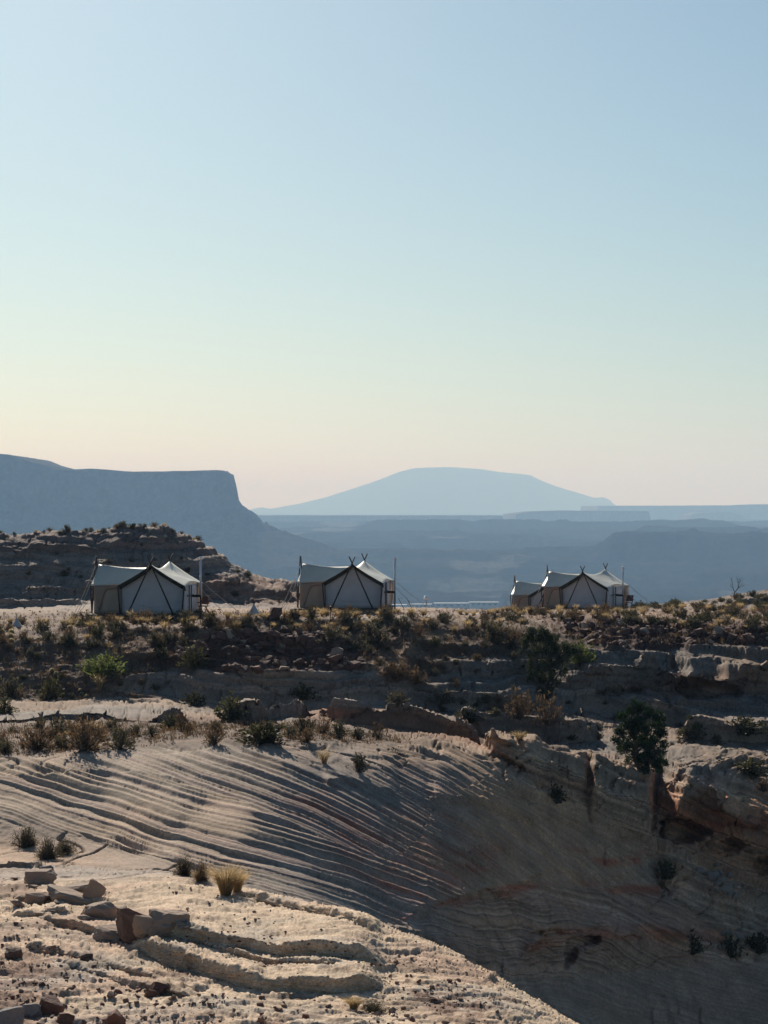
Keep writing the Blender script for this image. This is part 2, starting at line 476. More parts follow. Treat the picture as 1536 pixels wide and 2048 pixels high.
ZT = ZD + DZ
YT = np.broadcast_to(YD[:, None], (R0, NC)) + DY
# resample every column evenly along its length as seen
VT = CV - ZT / YT * F
ds = np.sqrt(np.diff(VT, axis=0) ** 2 + (130 * np.diff(np.log(YD)))[:, None] ** 2)
ds *= np.where(YD[:-1, None] > 262, .15, 1) * np.where(YD[:-1, None] < 32, .4, 1)
# hidden back of the lip needs few rows
runmin = np.minimum.accumulate(VT, axis=0)[1:]
ds *= np.where(VT[1:] > runmin + 25, .12, 1)
cs = np.cumsum(np.vstack([np.zeros((1, NC)), ds]), axis=0)
nr = 980
kern = np.hanning(19)[1:-1]; kern /= kern.sum()
YG = np.empty((nr, NC)); ZG = np.empty((nr, NC)); VBASE = np.empty((nr, NC))
IDX = np.empty((nr, NC))
for j in range(NC):
    q = np.linspace(0, cs[-1, j], nr)
    IDX[:, j] = np.interp(q, cs[:, j], np.arange(R0))
IDX = np.apply_along_axis(lambda a: np.convolve(np.pad(a, 8, mode='edge'), kern, 'valid'), 1, IDX)
ar = np.arange(R0)
for j in range(NC):
    YG[:, j] = np.interp(IDX[:, j], ar, YT[:, j])
    ZG[:, j] = np.interp(IDX[:, j], ar, ZT[:, j])
    VBASE[:, j] = np.interp(IDX[:, j], ar, CV - ZD[:, j] / YD * F)
UG = np.broadcast_to(U_COLS[None, :], (nr, NC)).astype(np.float32)
del DY, DZ, ZT, YT, VT, ds, cs, XD, YY, sw, VB
XG = (UG - CU) / F * YG
PG = np.stack([XG, YG, ZG], -1).astype(np.float32)

def normals(Pg):
    du = np.gradient(Pg, axis=1); dr = np.gradient(Pg, axis=0)
    n = np.cross(du, dr)
    n /= np.linalg.norm(n, axis=2, keepdims=True) + 1e-9
    return n
VG = (CV - PG[..., 2] / PG[..., 1] * F).astype(np.float32)

# zones (photo pixels)
gap_y = PG[..., 1]
m_str = poly_mask(UG, VG, [(-400,1515),(0,1525),(250,1498),(420,1488),(560,1492),(700,1545),(860,1515),(960,1490),(1040,1600),(1190,1625),(1320,1720),(1320,1770),(1000,1775),(800,1845),(620,1812),(480,1768),(330,1722),(200,1690),(0,1640),(-400,1620)], 18) * (gap_y > 49)
m_soil = np.maximum.reduce([
   poly_mask(UG, VG, [(-400,1228),(700,1222),(1886,1214),(1886,1286),(1500,1290),(1130,1298),(1000,1312),(760,1322),(640,1262),(400,1262),(330,1300),(400,1330),(200,1372),(330,1398),(60,1402),(-400,1440)], 10),
   poly_mask(UG, VG, [(-400,1452),(220,1446),(430,1440),(600,1442),(760,1466),(860,1490),(700,1490),(420,1482),(200,1502),(60,1512),(-400,1518)], 9),
   poly_mask(UG, VG, [(690,1290),(860,1312),(900,1350),(780,1372),(740,1330)], 10),
   poly_mask(UG, VG, [(970,1395),(1080,1395),(1090,1430),(960,1432)], 10) * .7,
   poly_mask(UG, VG, [(-300,1760),(60,1775),(90,1800),(-300,1810)], 8) * .8]) * (gap_y > 36)
m_rub = np.maximum(poly_mask(UG, VG, [(300,1275),(480,1258),(620,1258),(740,1300),(730,1340),(600,1345),(380,1345),(300,1320)], 12),
                   poly_mask(UG, VG, [(1080,1236),(1180,1240),(1536,1248),(1886,1250),(1886,1288),(1400,1290),(1300,1300),(1160,1285)], 8)) * (gap_y > 80)
m_fg = sstep(49.5, 46, gap_y) * (gap_y < 49.5)
wallm = poly_mask(UG, VG, [(820,1850),(900,1805),(1100,1768),(1320,1780),(1420,1850),(1420,1925),(1300,1945),(1140,1950),(960,1960)], 20) * (gap_y > 60)
basem = poly_mask(UG, VG, [(1130,1955),(1410,1925),(1900,1900),(1900,2200),(900,2200),(950,1965)], 15) * (gap_y > 60)
knoll = sstep(172, 185, gap_y) * (UG < 640)

def stair_table(seed, tmin, tmax, length, riser=.1, slow=.14):
    r = np.random.default_rng(seed)
    s, t = [0.0], [0.0]
    x = 0.0
    while x < length:
        th = tmin * (tmax / tmin) ** r.random()
        rr = riser * r.uniform(.6, 1.6)
        s += [x + th * (1 - rr), x + th]; t += [x + th * slow * r.uniform(.6, 1.6), x + th]
        x += th
    return np.array(s), np.array(t)
ST_A = stair_table(31, .09, .60, 600, .26, .16)
ST_A2 = stair_table(32, .06, .14, 600, .35, .3)
ST_B = stair_table(33, .35, 1.2, 400, .16, .08)
ST_B2 = stair_table(34, .12, .36, 400, .2, .3)
# bedding: s runs across the striations
def layer_table(seed, tmin, tmax, length):
    r = np.random.default_rng(seed)
    s = [0.0]; hgt = [0.0]
    x = 0.0
    while x < length:
        th = tmin * (tmax / tmin) ** (r.random() ** 1.3)
        p = r.uniform(.35, 1.0)
        lean = r.uniform(-.12, .12)
        g = min(.16 * th, .06)
        s += [x + g, x + .4 * th, x + .92 * th]
        hgt += [p, p * (.86 + lean), p * .12]
        x += th
        s.append(x); hgt.append(0.02)
    return np.array(s), np.array(hgt)
LT1 = layer_table(3, .09, .5, 500)
LT2 = layer_table(4, .12, .9, 400)
mA = np.array([.43, .27, .86])
mA2 = np.array([.30, .22, .93])
X, Y, Z = PG[..., 0], PG[..., 1], PG[..., 2]
NRM = normals(PG)
side = sstep(620, 900, UG)
rock = 1 - m_soil
brk = fbm(X * .8, Y * .35, Z * .8 + 3, 3)
warp = pn3(X * .09, Y * .06, Z * .1) * .5 + pn3(X * .5, Y * .25, Z * .5 + 7) * .07 + .05 * brk
sA = X * mA[0] + Y * mA[1] + Z * mA[2] + warp + 150
setk = np.floor((Z * .9 + X * .12 + pn3(X * .07, Y * .05, Z * .1 + 50) * 2.2 + 40.3) / 1.9).astype(int)
sA = np.where(setk % 2 == 0, sA, X * mA2[0] + Y * mA2[1] + Z * mA2[2] + warp + 151.37)
sBz = Z * .98 + X * (.03 + .05 * side) + pn3(X * .1, Y * .06, Z * .2 + 3) * .7 + pn3(X * .45, Y * .3, Z * .3 + 11) * .22 + .10 * brk + 120
sD = Z * .90 + X * .32 + Y * .10 + pn3(X * .12, Y * .1, Z * .2 + 23) * .6 + pn3(X * .6, Y * .4, Z * .5 + 31) * .12 + .06 * brk + 150
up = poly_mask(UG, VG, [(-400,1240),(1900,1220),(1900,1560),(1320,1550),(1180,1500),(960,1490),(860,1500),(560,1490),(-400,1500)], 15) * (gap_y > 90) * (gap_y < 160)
low = (gap_y > 55) * (gap_y < 135) * (1 - m_str) * (1 - up)
soften = (1 - .72 * m_soil) * (1 - .5 * m_rub)
dzt = m_str * (.9 * (np.interp(sA * 1.4, *ST_A) / 1.4 - sA) * (.35 + .8 * sstep(-.3, .25, fbm(X * .25 + 40, Y * .16, Z * .2, 4))) + .7 * (np.interp(sA, *ST_A2) - sA))
dzt = dzt + up * soften * (.95 * (np.interp(sBz, *ST_B) - sBz + .3) + .7 * (np.interp(sBz, *ST_B2) - sBz + .06))
dzt = dzt + low * (1 - .55 * wallm) * (1 - .85 * basem) * side * (.6 * (np.interp(sD, *ST_B) - sD + .3) + .8 * (np.interp(sD, *ST_B2) - sD + .06))
dzt = dzt + knoll * sstep(182, 190, gap_y) * (.3 + .5 * sstep(-.1, .3, fbm(X * .15, Y * .1, Z * .2 + 70, 3))) * (.8 * (np.interp(sBz * 1.2, *ST_B) / 1.2 - sBz + .25) + .6 * (np.interp(sBz, *ST_B2) - sBz + .06))
PG[..., 2] += (dzt * sstep(50, 54, Y)).astype(np.float32)
Z = PG[..., 2]
NRM = normals(PG)
VG = (CV - PG[..., 2] / PG[..., 1] * F).astype(np.float32)
lA = np.interp(sA, *LT1).astype(np.float32)
# secondary, nearly level bedding for the rest of the rock
sB = Z * .96 + X * .10 - Y * .015 + pn3(X * .1, Y * .06, Z * .2 + 3) * .5 + pn3(X * .6, Y * .4, Z * .6) * .08 + 120
lB = np.interp(sB * 2.2, *LT2).astype(np.float32)
# dipping cross beds for the right half
sC = Z * .88 + X * (.20 + .23 * sstep(1480, 1600, VG)) + Y * .12 + pn3(X * .13, Y * .09, Z * .2 + 13) * .6 + pn3(X * .7, Y * .5, Z * .7 + 5) * .06 + 150
lC = np.interp(sC * 1.35, *LT1).astype(np.float32)

patch = sstep(-.25, .25, fbm(X * .25 + 40, Y * .16, Z * .25, 3))
aA = m_str * .03
aB = (.07 * (1 - m_str) * rock * (1 - .6 * wallm) * (1 - .8 * basem)) * sstep(28, 40, Y) * (1 - .85 * m_fg) * (1 - side * .5)
aC = side * rock * (.13 * (1 - m_str) + .05 * m_str) * (1 - .75 * wallm) * (1 - .9 * basem) * (1 - m_fg) * (1 - .3 * patch)
sF = X * .80 + Y * .55 + Z * .35 + pn3(X * .3, Y * .2, Z) * .35 + 90
lF = np.interp(sF * 1.1, *LT1).astype(np.float32)
aF = m_fg * .05 * sstep(-.1, .3, fbm(X * .22 + 31, Y * .3, Z * .2, 3) + .4 * sstep(900, 200, UG) * sstep(1780, 1950, VG) - .1)
steep = sstep(.75, .45, NRM[..., 2])
disp = aF * (lF - .4) + steep * rock * .07 * (np.interp(Z * 7 + 400 + pn3(X * .4, Y * .4, Z) * 1.5, *LT2) - .4) + steep * m_fg * .045 * (np.interp(Z * 17 + 300 + pn3(X * .6, Y * .6, Z) * 2, *LT2) - .4) + aA * (lA - .5) + aB * (lB - .4) + aC * (lC - .4)
rough = fbm(X * 1.3, Y * 1.1, Z * 1.3, 5, .55)
rough2 = fbm(X * 6.0, Y * 5.0, Z * 6.0, 3, .55)
scl = np.clip(Y / 110.0, .35, 1.6)
disp += rough * (.05 * (1 - .6 * m_str) + .11 * m_soil + .14 * m_rub + .10 * knoll) * (1 - .6 * m_fg) * scl
disp += rough2 * (.018 * (1 - .45 * m_fg - .4 * m_str) + .03 * m_soil + .06 * m_rub) * (1 - .3 * m_fg)
# scaly patches on the foreground slab
flk = fbm(X * .9 + 5, Y * 1.3, Z * 2, 4)
disp += m_fg * (.035 * sstep(.05, .12, flk) + .03 * sstep(.0, .03, fbm(X * 2.1, Y * 3.0 + 8, Z, 3)))
blk = np.abs(pn3(X * .5, Y * .35, Z * .8 + 20))
blk2 = np.abs(pn3(X * .23 + 9, Y * .2, Z * .5 + 2))
disp -= (1 - m_fg) * rock * (1 - m_str) * (.28 * np.exp(-(blk / .022) ** 2) + .35 * np.exp(-(blk2 / .012) ** 2)) * (1 - .5 * wallm) * (1 - basem)
ql = fbm(X * .6 + 77, Y * .95, Z * .5, 5, .58) * 9
disp += m_fg * .022 * (np.floor(ql) + sstep(.0, .16, ql - np.floor(ql)) - ql * .8)
fade = sstep(20.5, 24, Y) * sstep(400, 300, Y)
PG += NRM * (disp * fade)[..., None].astype(np.float32)
VF = (CV - PG[..., 2] / PG[..., 1] * F).astype(np.float32)
# hollows weathered into the walls
HOLES = [([(1316,1652),(1332,1640),(1362,1638),(1398,1652),(1424,1664),(1396,1684),(1350,1686),(1326,1672)], 1.8),
         ([(1128,1912),(1132,1884),(1150,1876),(1200,1874),(1196,1888),(1160,1900),(1146,1930),(1132,1938)], 1.2),
         ([(1441,1684),(1470,1679),(1492,1690),(1476,1704),(1452,1700)], .9), ([(1508,1725),(1540,1712),(1560,1740),(1520,1752)], .9),
         ([(1346,1374),(1390,1362),(1440,1366),(1490,1376),(1478,1392),(1380,1398)], 1.3),
         ([(1190,1386),(1240,1380),(1290,1376),(1280,1388),(1220,1394)], .8), ([(1060,1868),(1110,1858),(1128,1866),(1090,1876)], .5),
         ([(985,1500),(1040,1530),(1060,1548),(1030,1545),(990,1515)], .5)]
wu, wv = 5 * pn3(UG * .06, VF * .06, 0 * UG), 4 * pn3(UG * .07 + 9, VF * .07, 0 * UG)
for pts, dp in HOLES:
    hm = poly_mask(UG + wu, VF + wv, pts, 4.0) * (PG[..., 1] > 80)
    PG[..., 1] += hm * dp * 1.2
    PG[..., 2] -= hm * dp * .12
VF = (CV - PG[..., 2] / PG[..., 1] * F).astype(np.float32)

# colour of the ground, with shade painted into some zones
def C3(*c): return np.array(c, np.float32)
pale, warm, grey = C3(.63,.475,.335), C3(.42,.285,.195), C3(.32,.265,.225)
red, dred, soil, dark = C3(.37,.105,.058), C3(.115,.055,.042), C3(.15,.085,.057), C3(.085,.062,.052)
n_big = fbm(X * .09, Y * .06, Z * .15 + 2, 4)[..., None]
n_mid = fbm(X * .5, Y * .35, Z * .7 + 2, 4)[..., None]
col = grey + (warm - grey) * sstep(-.3, .4, n_big + .25 * n_mid)
fgm = np.maximum(m_fg, m_str * sstep(700, 250, UG) * .5)[..., None]
col = col * (1 - fgm) + (pale + (warm - pale) * .35 * sstep(-.1, .5, n_mid)) * fgm
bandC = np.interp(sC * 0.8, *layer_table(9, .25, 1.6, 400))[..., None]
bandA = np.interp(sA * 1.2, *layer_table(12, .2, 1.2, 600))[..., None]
def paint(c, mask, k=1.0):
    global col
    mk = np.clip(mask * k, 0, 1)[..., None]
    col = col * (1 - mk) + c * mk
wob = fbm(UG * .012, VG * .03, 0 * UG + 4, 4)
edge = sstep(-.25, .2, wob)
lam = .25 + .75 * sstep(.25, .75, np.interp(sA * 4.0, *layer_table(16, .25, 1.2, 1500)))
paint(red, poly_mask(UG, VG, [(560,1590),(680,1570),(900,1640),(1030,1700),(960,1740),(880,1790),(800,1830),(740,1770),(640,1680)], 40) * (.25 + .6 * edge) * lam * (gap_y > 55), .85)
paint(red, poly_mask(UG, VG, [(930,1700),(1030,1690),(1000,1735),(930,1775),(880,1790),(900,1750)], 22) * lam * (.4 + .6 * edge), .8)
paint(red, poly_mask(UG, VG, [(800,1838),(900,1798),(1000,1772),(1120,1762),(1320,1772),(1320,1792),(1100,1782),(960,1802),(860,1836)], 6) * edge, .8)
paint(red, poly_mask(UG, VG, [(1130,1690),(1210,1715),(1320,1695),(1320,1730),(1210,1735)], 8) * edge, .75)
paint(red, poly_mask(UG, VG, [(1040,1895),(1130,1858),(1300,1845),(1360,1860),(1450,1862),(1450,1885),(1360,1880),(1150,1880),(1060,1905)], 6) * (.4 + .6 * edge), .9)
paint(red, poly_mask(UG, VG, [(1310,1612),(1400,1600),(1470,1640),(1536,1625),(1886,1620),(1886,1660),(1536,1650),(1480,1672),(1400,1672)], 9) * (.35 + .65 * edge), .8)
paint(C3(.34,.17,.10), poly_mask(UG, VG, [(1318,1580),(1536,1620),(1886,1640),(1886,1790),(1536,1785),(1420,1740),(1318,1660)], 18) * (gap_y > 60), .5)
paint(C3(.36,.18,.105), poly_mask(UG, VG, [(600,1415),(850,1420),(980,1470),(960,1490),(840,1470),(600,1440)], 8), .7)
paint(C3(.34,.18,.11), poly_mask(UG, VG, [(1220,1372),(1350,1352),(1450,1335),(1536,1340),(1886,1340),(1886,1385),(1350,1392)], 8), .6)
paint(C3(.36,.19,.115), poly_mask(UG, VG, [(960,1485),(1060,1525),(1180,1570),(1190,1590),(1080,1570),(980,1510)], 8), .65)
paint(C3(.30,.17,.12), poly_mask(UG, VG, [(60,1442),(440,1428),(640,1470),(480,1485),(240,1488)], 10), .6)
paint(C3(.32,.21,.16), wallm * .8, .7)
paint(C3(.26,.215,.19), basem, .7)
paint(soil, m_soil * (.75 + .25 * sstep(-.3, .3, n_mid[..., 0])), .92)
paint(C3(.36,.25,.17), m_soil * sstep(.08, .3, fbm(X * .35 + 9, Y * .2, Z, 3)), .6)
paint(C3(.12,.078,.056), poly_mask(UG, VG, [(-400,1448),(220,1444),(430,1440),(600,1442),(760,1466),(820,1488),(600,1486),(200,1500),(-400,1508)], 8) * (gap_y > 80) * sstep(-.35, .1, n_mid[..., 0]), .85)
paint(dred, m_rub, .85)
paint(C3(.40,.33,.27), poly_mask(UG, VG, [(610,1236),(720,1230),(990,1226),(720,1242)], 4) * (gap_y > 120), .7)
paint(C3(.17,.10,.075), knoll * sstep(1112, 1098, VG), .8)
paint(C3(.20,.165,.15), knoll * .8, .7)  # hill rock darkened to stand for its shaded face
paint(C3(.24,.20,.18), knoll * sstep(1112, 1130, VG) * sstep(-.3, .1, n_mid[..., 0]), .55)
paint(C3(.26,.14,.09), knoll * poly_mask(UG, VG, [(400,1150),(525,1152),(600,1170),(600,1215),(400,1200)], 8), .6)
paint(C3(.16,.115,.09), sstep(1212, 1204, VG) * (UG > 1250) * (gap_y > 205), .7)
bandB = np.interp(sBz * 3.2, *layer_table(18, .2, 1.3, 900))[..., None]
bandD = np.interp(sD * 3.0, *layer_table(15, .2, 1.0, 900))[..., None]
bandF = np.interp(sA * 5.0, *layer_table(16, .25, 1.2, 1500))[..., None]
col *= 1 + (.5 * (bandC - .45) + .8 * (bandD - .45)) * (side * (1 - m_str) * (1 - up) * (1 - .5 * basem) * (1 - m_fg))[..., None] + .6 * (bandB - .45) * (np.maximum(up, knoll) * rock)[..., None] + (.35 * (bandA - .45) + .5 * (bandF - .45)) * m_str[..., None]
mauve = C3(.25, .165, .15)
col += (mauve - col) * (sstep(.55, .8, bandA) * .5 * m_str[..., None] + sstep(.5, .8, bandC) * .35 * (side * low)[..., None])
paint(C3(.46,.30,.22), m_fg * sstep(.02, .3, fbm(X * .3 + 50, Y * .4, Z, 4)), .55)
paint(C3(.40,.36,.31), m_fg * sstep(.05, .3, fbm(X * .35 + 90, Y * .5, Z, 4)), .5)
# dark varnish flakes scattered over the slab
paint(C3(.20,.125,.09), m_fg * sstep(.16, .26, fbm(X * 1.1 + 3, Y * 1.5, Z, 4)) * sstep(1780, 1980, VG), .65)
paint(C3(.22,.13,.095), poly_mask(UG, VG, [(810,1990),(860,1975),(960,2000),(960,2035),(880,2040)], 10) * m_fg * sstep(-.15, .05, fbm(X * 3, Y * 4, Z, 3)), .85)
paint(C3(.20,.11,.08), poly_mask(UG, VG, [(-300,1880),(60,1900),(110,1960),(60,2060),(-300,2100)], 30) * m_fg * sstep(-.2, .15, flk), .75)
col *= (1 + .12 * n_mid)
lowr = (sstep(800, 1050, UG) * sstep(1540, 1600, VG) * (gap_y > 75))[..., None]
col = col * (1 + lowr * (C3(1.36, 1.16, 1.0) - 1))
col *= 1 - (.16 + .16 * sstep(700, 900, UG))[..., None] * up[..., None]  # benches below the camp darkened, shade put into their colour
col = np.clip(col, .02, .66)

M_ROCK = mat_terrain('sandstone', 7.0, .28, .05, False)
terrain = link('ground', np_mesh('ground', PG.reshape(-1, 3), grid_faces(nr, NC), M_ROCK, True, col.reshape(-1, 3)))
tag(terrain, 'layered pale and reddish sandstone ground with ledges, gully and scrub soil', kind='structure')

def hit(u, v):
    """first point of the terrain seen at photo pixel (u, v)"""
    jf = np.interp(u, U_COLS, np.arange(NC)); j = int(round(jf))
    k = int(np.argmax(VF[:, j] <= v))
    if VF[k, j] > v: k = nr - 1
    return Vector(PG[k, j].tolist()), k, j

def ground_z(x, y):
    u = CU + x / y * F
    j = int(np.clip(round(np.interp(u, U_COLS, np.arange(NC))), 0, NC - 1))
    yy = np.maximum.accumulate(PG[:, j, 1])
    return float(np.interp(y, yy, PG[:, j, 2]))
# ------------------------------------------------------------------ valley, mesas and mountain far away
M_FAR = mat_terrain('far_rock', .02, .12, 5.0)
vr, vc = 470, 660
uq = np.linspace(-520, 2060, vc)
# depth -> level of the valley floor (steps up with distance)
lv = [(330,-140),(700,-215),(2500,-235),(5000,-196),(6400,-164),(7200,-130),(9000,-101),(11500,-84),(14000,-76),(19000,-60),(23000,-36),(30000,-20),(60000,-10)]
yq = np.exp(np.concatenate([np.linspace(math.log(330), math.log(5000), 60), np.linspace(math.log(5020), math.log(20000), 370), np.linspace(math.log(20100), math.log(60000), 40)]))
yv = np.repeat(yq[:, None], vc, 1)
uv_ = np.repeat(uq[None, :], vr, 0)
xv = (uv_ - CU) / F * yv
zb = np.interp(yv, [a for a, b in lv], [b for a, b in lv])
n = fbm(xv / 3200, yv / 1100, 0 * xv + .5, 6, .58)
n2 = fbm(xv / 700, yv / 420, 0 * xv + 8.5, 4, .55)
# benches: terraced noise
amp = np.interp(yv, [300, 4500, 6000, 9000, 12000, 20000, 30000], [8, 10, 16, 13, 6, 5, 4])
tn = n * 7 + n2 * 1.2
st = np.floor(tn) + sstep(.44, .56, tn - np.floor(tn))
zv = zb + amp * .75 * st + amp * .25 * n2
n3 = .5 - 2.2 * np.abs(fbm(xv / 260, yv / 330, 0 * xv + 2.5, 5, .6))
zv += n3 * np.interp(yv, [5000, 9000, 14000, 20000], [20, 18, 9, 6]) * sstep(4000, 6000, yv)
for (bu, bv, by, w, hpx) in [(912,1075,9000,26,12),(795,1097,8200,22,9),(800,1108,7600,60,16),(1385,1140,7200,14,10),(660,1100,7600,80,14)]:
    bx = (bu - CU) / F * by
    ww = w / F * by
    d = np.sqrt(((xv - bx) / ww) ** 2 + ((yv - by) / (ww * 1.6)) ** 2)
    zv += hpx / F * by * np.clip(1 - d, 0, 1) ** .8
# long dark scarp on the right
for (u0, u1, y0, h, fall) in [(1180, 2500, 6900, 62, 900), (1240, 2500, 8600, 40, 900), (700, 1500, 10200, 34, 700), (300, 1000, 11800, 30, 700), (980, 2500, 12600, 30, 700), (560, 1180, 8800, 26, 600)]:
    ye = y0 + 90 * fbm(uv_ / 90, 0 * uv_ + y0, 0 * uv_, 4)
    zv += h * sstep(-240, 60, yv - ye) * np.exp(-np.maximum(yv - ye, 0) / fall) * sstep(u0, u0 + 60, uv_) * sstep(u1, u1 - 60, uv_)
zv -= yv * yv / (2 * 6.4e7)
Pv = np.stack([xv, yv, zv], -1)
cv_ = C3(.018,.017,.017) + (C3(.050,.041,.035) - C3(.018,.017,.017)) * sstep(-.2, .35, n2 + .5 * n3)[..., None]  # dark scrub colour, lowered further for the shade on the benches
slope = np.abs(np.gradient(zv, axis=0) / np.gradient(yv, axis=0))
cv_ *= (1 - .35 * sstep(.02, .1, slope))[..., None]  # steep scarp faces darker still, unlit look painted by slope
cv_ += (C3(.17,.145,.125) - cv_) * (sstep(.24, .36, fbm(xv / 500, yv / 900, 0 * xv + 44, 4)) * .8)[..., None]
Vv = CV - zv / yv * F
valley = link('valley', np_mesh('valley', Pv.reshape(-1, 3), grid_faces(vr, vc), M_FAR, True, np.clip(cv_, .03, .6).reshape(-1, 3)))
tag(valley, 'broad hazy desert valley of low benches beyond the camp', kind='structure')

def heightmesh(name, x0, x1, y0, y1, nx, ny, fn, label, colr):
    gx, gy = np.meshgrid(np.linspace(x0, x1, nx), np.linspace(y0, y1, ny))
    z, cc = fn(gx, gy)
    p = np.stack([gx, gy, z], -1)
    o = link(name, np_mesh(name, p.reshape(-1, 3), grid_faces(ny, nx), M_FAR, True, np.clip(cc, .03, .6).reshape(-1, 3)))
    tag(o, label, kind='structure')
    return o

# big mesa on the left with a sheer nose
YM = 7000.0
def px(u, y): return (u - CU) / F * y
def pz(v, y): return -(v - CV) / F * y
def mesa_fn(gx, gy):
    # distance inside the cap outline: right end at the nose, front at y = YM, back at YM + 1500
    wob = fbm(gx / 160, gy / 160, 0 * gx, 4) * 28 + fbm(gx / 38, gy / 38, 0 * gx + 5, 3) * 7
    xr = px(482, YM) - np.maximum(gy - YM + 100, 0) * .8
    front = YM - 120 + np.maximum(px(330, YM) - gx, 0) * -.30 + 40 * np.sin(gx / 170.0)
    dr = xr - gx + wob * .22; df = gy - front + wob; db = YM + 1500 - gy
    d = np.minimum(np.minimum(dr, df), db)
    d = np.where((dr < 0) & (df < 0), dr + df, d)
    u = CU + gx / YM * F
    top = np.interp(u, [-900, -300, 0, 38, 70, 104, 122, 190, 270, 350, 440, 458], [900, 900, 910, 912, 924, 932, 942, 938, 944, 943, 941, 943])
    ztop = pz(top, YM)
    zcb = pz(1006, YM) + np.clip((px(400, YM) - gx) / 600, 0, 1) * 22
    gul = fbm(gx / 70, gy / 70, 0 * gx + 3, 4)
    rid = np.abs(fbm(gx / 55, gy / 75, 0 * gx + 9, 4))
    tal = zcb + np.minimum(d, 0) * (.66 + .10 * gul) + gul * 9 * sstep(0, -60, d) - 22 * np.exp(-(rid / .09) ** 2) * sstep(0, -40, d)
    tal = np.where(d < -115, zcb - 115 * .66 + (d + 115) * .30 + gul * 9, tal)
    cl = sstep(-3, 16, d + 5 * fbm(gx / 18, gy / 18, 0 * gx + 7, 3))
    z = tal + (ztop - zcb) * cl * (.88 + .12 * sstep(18, 34, d))
    z = np.where(d > 34, ztop + 1.5 * gul, z)
    z = np.maximum(z, -320)
    # small crags on the talus spur
    for (uu, vv, w, h) in [(546, 1052, 9, 9), (573, 1062, 9, 12), (560, 1066, 16, 6)]:
        cx = px(uu, YM)
        z += pz(CV - h, YM) * np.exp(-((gx - cx) / (w / F * YM)) ** 2) * np.exp(-((gy - YM + 10) / 40) ** 2)
    vert = np.abs(fbm(gx / 26, gy / 26, 0 * gx + 17, 3))
    z = z - 14 * np.exp(-(vert / .07) ** 2) * cl * (d < 40)
    c = np.ones(gx.shape + (3,), np.float32) * C3(.115, .085, .07)
    stripe = np.sin(z / 7.0) * .5 + .5
    c *= (.85 + .25 * stripe * sstep(-40, 0, d))[..., None]
    return z, c
heightmesh('mesa', px(-900, YM), px(860, YM), YM - 620, YM + 1600, 300, 240, mesa_fn, 'large flat-topped mesa with sheer end and talus slope, hazy blue', None)

# domed mountain
YN = 32000.0
sil = [(200,1030),(440,1026),(490,1022),(522,1014),(540,1018),(600,1007),(650,995),(700,979),(740,966),(770,955),(800,943),(830,936),(900,934),(960,938),(1000,944),(1060,950),(1080,960),(1110,972),(1150,984),(1190,996),(1206,994),(1216,998),(1228,1011),(1300,1014),(1536,1016),(2400,1020)]
def mtn_fn(gx, gy):
    u = CU + gx / YN * F
    hv = np.interp(u, [a for a, b in sil], [b for a, b in sil])
    zr = pz(hv, YN) + 60
    t = (gy - YN) / 1700.0
    prof = np.clip(1 - np.abs(t) ** 1.4, 0, 1)
    ra = fbm(gx / 420, gy / 300, 0 * gx, 5)
    z = -60 + zr * prof + ra * 34 * prof * (1 - prof) * 4 + fbm(gx / 90, gy / 300, 0 * gx + 4, 3) * 3
    c = np.ones(gx.shape + (3,), np.float32) * C3(.10, .105, .085)
    return z, c * (1 + .3 * ra[..., None])
heightmesh('mountain', px(200, YN), px(2400, YN), YN - 1700, YN + 1700, 300, 80, mtn_fn, 'broad pale blue domed mountain on the horizon', None)

# flat plateaus between
def plateau(name, u0, u1, vt, vb, y, depth, label, seed, endl=40, endr=40, prof=None):
    x0, x1 = px(u0, y), px(u1, y)
    def fn(gx, gy):
        wob = fbm(gx / 260 + seed, gy / 260, 0 * gx, 4) * 120 + fbm(gx / 60 + seed, gy / 60, 0 * gx, 3) * 18
        eL, eR = endl / F * y, endr / F * y
        d = np.minimum(np.minimum(gx - x0, x1 - gx) * 1.0, np.minimum(gy - (y - depth * .5), y + depth - gy)) + wob * .6
        u = CU + gx / y * F
        zt = pz(vt if prof is None else np.interp(u, [a for a, b in prof], [b for a, b in prof]), y)
        zbm = pz(vb, y) - 10
        hgt = (zt - zbm)
        z = zbm + hgt * (.45 * sstep(-eR * .9, 0, d) + .55 * sstep(-2, 14, d)) + fbm(gx / 120, gy / 120, 0 * gx + 2, 3) * 3
        z = np.where(d < -eR * .9, zbm - 40, z)
        c = np.ones(gx.shape + (3,), np.float32) * C3(.19, .135, .105)
        return z, c * (1 + .25 * fbm(gx / 200, gy / 80, z / 20, 3))[..., None]
    m = 60 / F * y
    return heightmesh(name, x0 - m * 1.5, x1 + m * 1.5, y - depth * .5 - m * 2, y + depth + m, 200, 60, fn, label, None)
plateau('plateau', 380, 1000, 1031, 1060, 13800, 700, 'low flat hazy plateau left of the notch below the mountain', 1.0, 40, 30)
plateau('plateau', 1018, 1290, 1023, 1060, 14600, 900, 'flat hazy plateau right of the notch, ending in a slope', 5.0, 20, 36, [(1000,1031),(1060,1023),(1120,1021),(1290,1023)])
plateau('plateau', 1180, 2300, 1011, 1044, 19000, 900, 'faint far plateau along the right horizon', 9.0, 30, 30, [(1180,1012),(1480,1011),(1500,1009),(2300,1008)])
plateau('plateau', 1372, 1490, 1026, 1050, 17000, 500, 'faint small butte under the right horizon', 13.0, 18, 18, [(1372,1030),(1400,1025),(1450,1024),(1490,1034)])

